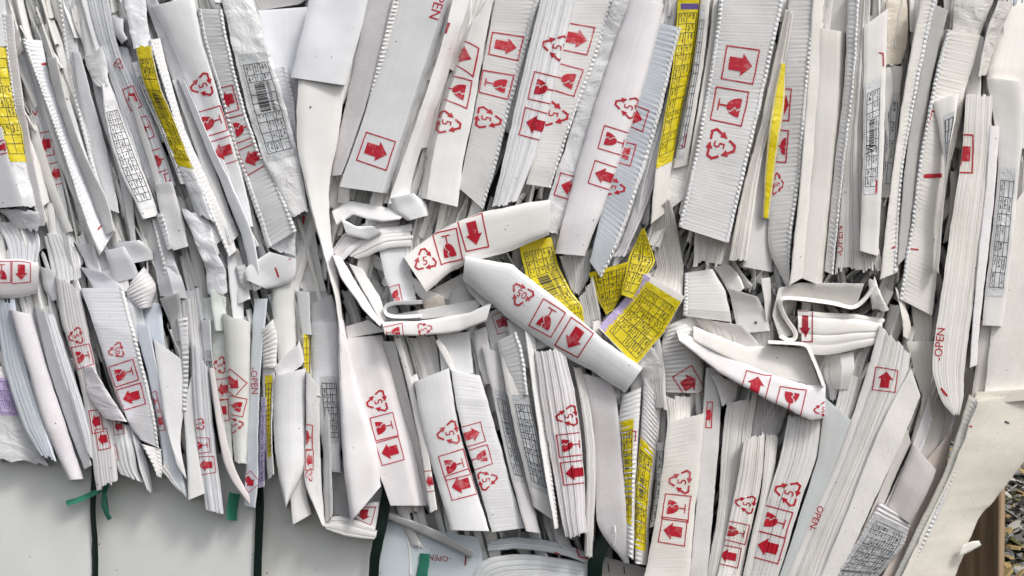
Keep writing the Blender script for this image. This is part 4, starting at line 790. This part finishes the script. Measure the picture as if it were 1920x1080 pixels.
I('edge', '', [(1818,740),(1772,880),(1724,980),(1668,1100)], [(1836,752),(1796,880),(1752,980),(1700,1100)], (2,-4), tint=(.62,.62,.56), D=20, parent=cream, name='grey_border', rip=.9, fe='r')  # grey band along the left of the cream sheet
I('foam', 'upper right flap of foam above the large cream sheet', [(1830,735),(1826,760)], [(1950,728),(1950,748)], 4, tint=(.78,.74,.67))

# ---------- the bale below: smooth boards, straps
BD = 64
for k, (lab, x0, x1, y0, mm) in enumerate((
    ('smooth white board left of the leftmost dark strap', -170, 172, 800, ()),
    ('smooth white board between the first and second dark straps', 178, 482, 850, ()),
    ('smooth white board between the second and third dark straps', 490, 716, 860, ()))):
    I('box', lab, [(x0,y0),(x0,1100),(x0,1480)], [(x1,y0),(x1,1100),(x1,1480)], BD+k*2, D=30, tint=(.68,.70,.69), mat='board', name='cover_board', cat='cover board', amp=2, bulge=3)
I('box', 'bluish board lettered OPEN with the teal strap over it', [(720,955),(700,1100),(690,1480)], [(860,1010),(905,1050),(900,1480)], 52, [('T','-OPEN',824,1046,11,186,'darkred'),('T','1',873,1050,20,184,'darkred')], D=30, tint=(.55,.62,.67), mat='board', name='cover_board', cat='cover board', amp=2)
I('edge', 'sheet edge lying along the top of the bluish board', [(724,962),(790,982),(850,1012),(890,1034)], [(724,972),(780,996),(840,1024),(884,1046)], 34, tint=.56)
I('stk', 'rounded tongue of layered sheet at the bottom centre', [(880,1092),(900,1056),(940,1042),(1000,1040),(1110,1056)], [(930,1130),(950,1116),(1000,1110),(1060,1112),(1110,1116)], 38, n=7, tint=(.58,.60,.62), grv=.6)
I('stk', 'bluish layers with cut red marks above the rounded tongue', [(915,1012),(980,1008),(1050,1018),(1110,1040)], [(915,1034),(980,1030),(1050,1040),(1106,1058)], 44, [('B',[(1040,1036),(1050,1040)],4),('B',[(1082,1030),(1086,1044),(1104,1048)],2.5)], n=3, tint=(.60,.63,.66))
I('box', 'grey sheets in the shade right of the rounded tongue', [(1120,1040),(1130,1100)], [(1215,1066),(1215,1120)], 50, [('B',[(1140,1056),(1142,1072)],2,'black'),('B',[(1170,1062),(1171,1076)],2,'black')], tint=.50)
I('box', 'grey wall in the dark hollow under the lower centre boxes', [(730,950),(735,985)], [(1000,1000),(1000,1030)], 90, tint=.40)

def strap(lab, pts, w, mat='strap', d=38, name='strap', cat='strap', **kw):
    o, s = E(lab, pts, w, d, D=2, name=name, cat=cat, mat=mat, bulge=1.2, amp=1.0, **kw)
    o['group'] = 'bale straps'
    return o
strap('dark green strap furthest left, running down the boards', [(178,862),(176,905),(174,960),(178,1020),(179,1100),(180,1460)], 11, d=48)
strap('dark green strap second from the left', [(487,900),(487,960),(484,1040),(483,1100),(483,1460)], 15, d=48)
strap('dark green slanting strap left of the bluish board', [(727,915),(716,985),(706,1030),(700,1100),(694,1460)], 19, d=32)
strap('dark strap at the bottom right of centre', [(1140,1000),(1122,1035),(1114,1100),(1100,1460)], 28, d=24)
strap('thin green strap tail lying across the leftmost strap', [(124,944),(150,936),(190,918)], 10, 'teal', d=40)
strap('teal strap tail hanging right of the leftmost strap', [(200,905),(194,940),(198,958),(206,974)], 9, 'teal', d=40)
strap('short teal strap tail near the second strap', [(440,925),(436,950),(434,976)], 20, 'teal', d=40)
strap('teal strap running down the bluish board', [(797,1038),(794,1070),(790,1110),(786,1460)], 20, 'teal', d=42)
for o in list(COL.objects):
    if o.type == 'MESH' and o.name.startswith('strap'): o.color = (.6, .6, .6, 1)

# ---------- crushed filling deep in the gaps, and the ground
def filler():
    rnd = random.Random(5); V, F, uvs = [], [], []
    def slab(px, py, w, h, lean, d, tilt):
        c, s = math.cos(lean), math.sin(lean); base = len(V); N = 9; bend = rnd.uniform(-10, 10); us = (-1, -.75, 0, .75, 1); q0 = rnd.uniform(0, 99)
        for j in range(N):
            v = 2*j/(N-1)-1
            for i, u in enumerate(us):
                x = u*w/2 + bend*v*v + 2*vn(q0, v*3, u); y = v*h/2 + (rnd.uniform(-4, 4) if abs(v) == 1 else 0)
                dd = d + tilt*u + (3 if abs(u) == 1 else 0) + 5*vn(q0, v*2, 7) - 3*(1-u*u)
                V.append(at(px+x*c-y*s, py+x*s+y*c, dd)); uvs.append(((q0+x)/1000, (y+q0*7)/1000))
        for u in (-1, 1):
            for j in range(N):
                v = 2*j/(N-1)-1; x = u*w/2 + bend*v*v; y = v*h/2
                V.append(at(px+x*c-y*s, py+x*s+y*c, d+80)); uvs.append(((q0+x+80)/1000, y/1000))
        for j in range(N-1):
            for i in range(4):
                q = base+j*5+i; F.append((q, q+5, q+6, q+1))
            l = base+5*N+j; r = l+N
            F.append((base+j*5, l, l+1, base+j*5+5)); F.append((base+j*5+4, base+j*5+9, r+1, r))
        e = base+5*N; F.append((base+5*N-5, e+N-1, e+2*N-1, base+5*N-1)); F.append((base, base+4, e+N, e))
    for k in range(2700):
        x = rnd.uniform(-60, 1925); y = rnd.uniform(-60, 1000)
        if y > 700 and x > 1790-(y-700)*.62: continue
        if x > 1700 and y > 900: continue
        if 490 < x < 590 and y < 330: continue
        if x > 1800 and y > 640: continue
        if y > 770 and x < 740: continue
        lean = (-.32 if x < 560 else .28 if x < 1400 else .10) if y < 470 else (-.24 if x < 1100 else .04 if x < 1330 else .35)
        if 450 < y < 620 and x > 600: lean += rnd.uniform(-.9, .9)
        d = rnd.uniform(50, 120) if (y > 860 or (450 < y < 640 and x > 600)) else rnd.uniform(34, 85)
        slab(x, y, rnd.uniform(4, 24), rnd.uniform(90, 240), lean+rnd.gauss(0, .05), d, rnd.uniform(-12, 12))
    o = finish('crushed_packaging', V, F, [M['stk']], None, None, uvs)
    o.data.set_sharp_from_angle(angle=math.radians(38))
    o.color = (.80, .80, .79, 1); o['kind'] = 'stuff'; o['label'] = 'crushed white packaging showing in the gaps of the bale'; o['category'] = 'packaging'
filler()
def bale_core():
    bm = bmesh.new()
    outl = [at(-100,-80,0), at(1965,-80,0), at(1955,500,0), at(1790,720,0), at(1640,1000,0), at(1600,1440,0), at(-160,1440,0)]
    f = [bm.verts.new((x, .17, z)) for x, _, z in outl]; b = [bm.verts.new((x, .95, z)) for x, _, z in outl]
    bm.faces.new(f); bm.faces.new(b[::-1])
    for i in range(len(f)):
        j = (i+1) % len(f); bm.faces.new((f[i], f[j], b[j], b[i]))
    bmesh.ops.recalc_face_normals(bm, faces=bm.faces[:])
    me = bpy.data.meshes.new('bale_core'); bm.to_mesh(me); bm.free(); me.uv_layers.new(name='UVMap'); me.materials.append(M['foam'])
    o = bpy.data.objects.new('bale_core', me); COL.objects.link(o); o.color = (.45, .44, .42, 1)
    o['label'] = 'pressed inner block of the bale behind all the boxes'; o['category'] = 'bale'
bale_core()

GZ = -.93
m, t, b = mk('dark_soil', .95, .1)
n = nd(t, 'ShaderNodeTexNoise', Scale=18.0, Detail=8.0); r = nd(t, 'ShaderNodeValToRGB')
r.color_ramp.elements[0].color = (.018, .016, .013, 1); r.color_ramp.elements[1].color = (.085, .075, .06, 1)
t.links.new(n.outputs['Fac'], r.inputs[0]); t.links.new(r.outputs[0], b.inputs['Base Color'])
g = finish('ground', [(-60,-30,GZ),(60,-30,GZ),(60,120,GZ),(-60,120,GZ)], [(0,1,2,3)], [m]); g['kind'] = 'structure'; g['label'] = 'dark soil ground'
def chips():
    rnd = random.Random(9); V, F, fm = [], [], []
    mats = [flat('grey_stone', (.20,.20,.185), .7), flat('dark_stone', (.055,.052,.048), .7), flat('pale_stone', (.42,.40,.35), .7), flat('dry_leaf', (.33,.24,.10), .8), flat('green_leaf', (.10,.11,.04), .8)]
    for k in range(5200):
        y = rnd.uniform(.5, 4.5); x = rnd.uniform(.85, 1.75) * (y+2.1)/2.1*.92 + rnd.uniform(-.1, .1)
        s = rnd.uniform(.012, .036); n = rnd.randint(5, 7); base = len(V); z0 = GZ + rnd.uniform(0, .03)
        a0 = rnd.uniform(0, 6.28); tx, ty = rnd.uniform(-.8, .8), rnd.uniform(-.8, .8); el = rnd.uniform(.45, 1); th = rnd.uniform(.1, .35)*s
        ps = []
        for i in range(n):
            a = 6.283*i/n; q = s*rnd.uniform(.75, 1.1); px_, py_ = q*math.cos(a), q*el*math.sin(a)
            ps.append((px_*math.cos(a0)-py_*math.sin(a0), px_*math.sin(a0)+py_*math.cos(a0)))
        for hh in (0, th):
            for p in ps: V.append((x+p[0]*(1 if hh == 0 else .85), y+p[1]*(1 if hh == 0 else .85), z0+hh+s*.3+tx*p[0]+ty*p[1]*.5))
        F.append(tuple(range(base+n, base+2*n)))
        for i in range(n): j = (i+1) % n; F.append((base+i, base+j, base+n+j, base+n+i))
        mi = rnd.choices(range(5), (40, 26, 18, 12, 4))[0]; fm += [mi]*(n+1)
    o = finish('gravel', V, F, mats, fm, smooth=False); o['kind'] = 'stuff'; o['label'] = 'loose grey stone chips and dry leaves on the ground'; o['category'] = 'gravel'
chips()
def post():
    m, t, b = mk('raw_wood', .7, .2); tc = nd(t, 'ShaderNodeTexCoord'); mp = nd(t, 'ShaderNodeMapping'); mp.inputs['Scale'].default_value = (60, 60, 3)
    n = nd(t, 'ShaderNodeTexNoise', Scale=1.0, Detail=6.0); r = nd(t, 'ShaderNodeValToRGB')
    r.color_ramp.elements[0].position = .3; r.color_ramp.elements[0].color = (.17, .115, .07, 1); r.color_ramp.elements[1].position = .7; r.color_ramp.elements[1].color = (.40, .29, .19, 1)
    t.links.new(tc.outputs['Object'], mp.inputs['Vector']); t.links.new(mp.outputs[0], n.inputs['Vector']); t.links.new(n.outputs['Fac'], r.inputs[0]); t.links.new(r.outputs[0], b.inputs['Base Color'])
    bm = bmesh.new(); bmesh.ops.create_cube(bm, size=1)
    for v in bm.verts: v.co = (v.co.x*.026, v.co.y*.11, v.co.z*.49)
    bmesh.ops.bevel(bm, geom=bm.edges[:], offset=.002, segments=1, affect='EDGES')
    me = bpy.data.meshes.new('wooden_plank'); bm.to_mesh(me); bm.free(); me.materials.append(m)
    o = bpy.data.objects.new('wooden_plank', me); COL.objects.link(o)
    x, y, z = at(1834, 1080, 420); o.location = (x, y, GZ+.245); o.rotation_euler = (0, math.radians(1.0), math.radians(38))
    o['label'] = 'upright raw wooden plank on the ground beside the cream sheet'; o['category'] = 'plank'
post()

def thread(lab, pts, d, w=.7, col=(.8,.8,.78)):
    P = catmull([(x, y) for x, y, _ in pts], 24); Dz = np.interp(np.linspace(0, 1, 24), np.linspace(0, 1, len(pts)), [q[2] for q in pts]); V, F = [], []
    T = np.gradient(P, axis=0); T /= np.linalg.norm(T, axis=1, keepdims=True)
    for j in range(24):
        for i in range(6):
            a = i*math.pi/3; V.append(at(P[j, 0]-T[j, 1]*w*math.cos(a), P[j, 1]+T[j, 0]*w*math.cos(a), d+Dz[j]+w*math.sin(a)))
    for j in range(23):
        for i in range(6): k = (i+1) % 6; F.append((j*6+i, j*6+k, j*6+6+k, j*6+6+i))
    o = finish('plastic_thread', V, F, [M['black' if sum(col) < 1 else 'board']]); o.color = (*col, 1)
    o['label'] = lab; o['category'] = 'thread'; o['group'] = 'loose threads on the bale'
thread('white thread loop above the wide smooth notched box', [(1537,-4,0),(1546,16,-5),(1545,36,-6),(1537,52,0)], 8)
thread('dark hair like thread near the upper left corner', [(60,34,0),(70,32,-4),(78,40,-6),(76,50,-4),(70,46,0),(66,54,0)], 20, .4, (.1,.1,.1))
thread('pale fibre sticking out below the V shaped box', [(1470,738,0),(1452,752,-8),(1444,770,-10),(1430,792,0)], -2, .5)
thread('second pale fibre, longer, below the V shaped box', [(1490,742,0),(1462,758,-9),(1446,782,-8),(1420,800,0)], 0, .4)
thread('short white plastic shaving on the wide foam sheet, lower centre', [(1152,985,0),(1154,1000,-5),(1153,1012,-3),(1151,1024,0)], 0, 1.3)
thread('white shaving on the red edged strip, lower left', [(592,742,0),(597,741,-3),(601,743,0)], -6, 1.4)
thread('thin dark strand hanging at the bottom of the striped stack', [(1590,520,0),(1600,528,-5),(1612,514,-4),(1640,508,0)], 2, .5, (.1,.1,.1))
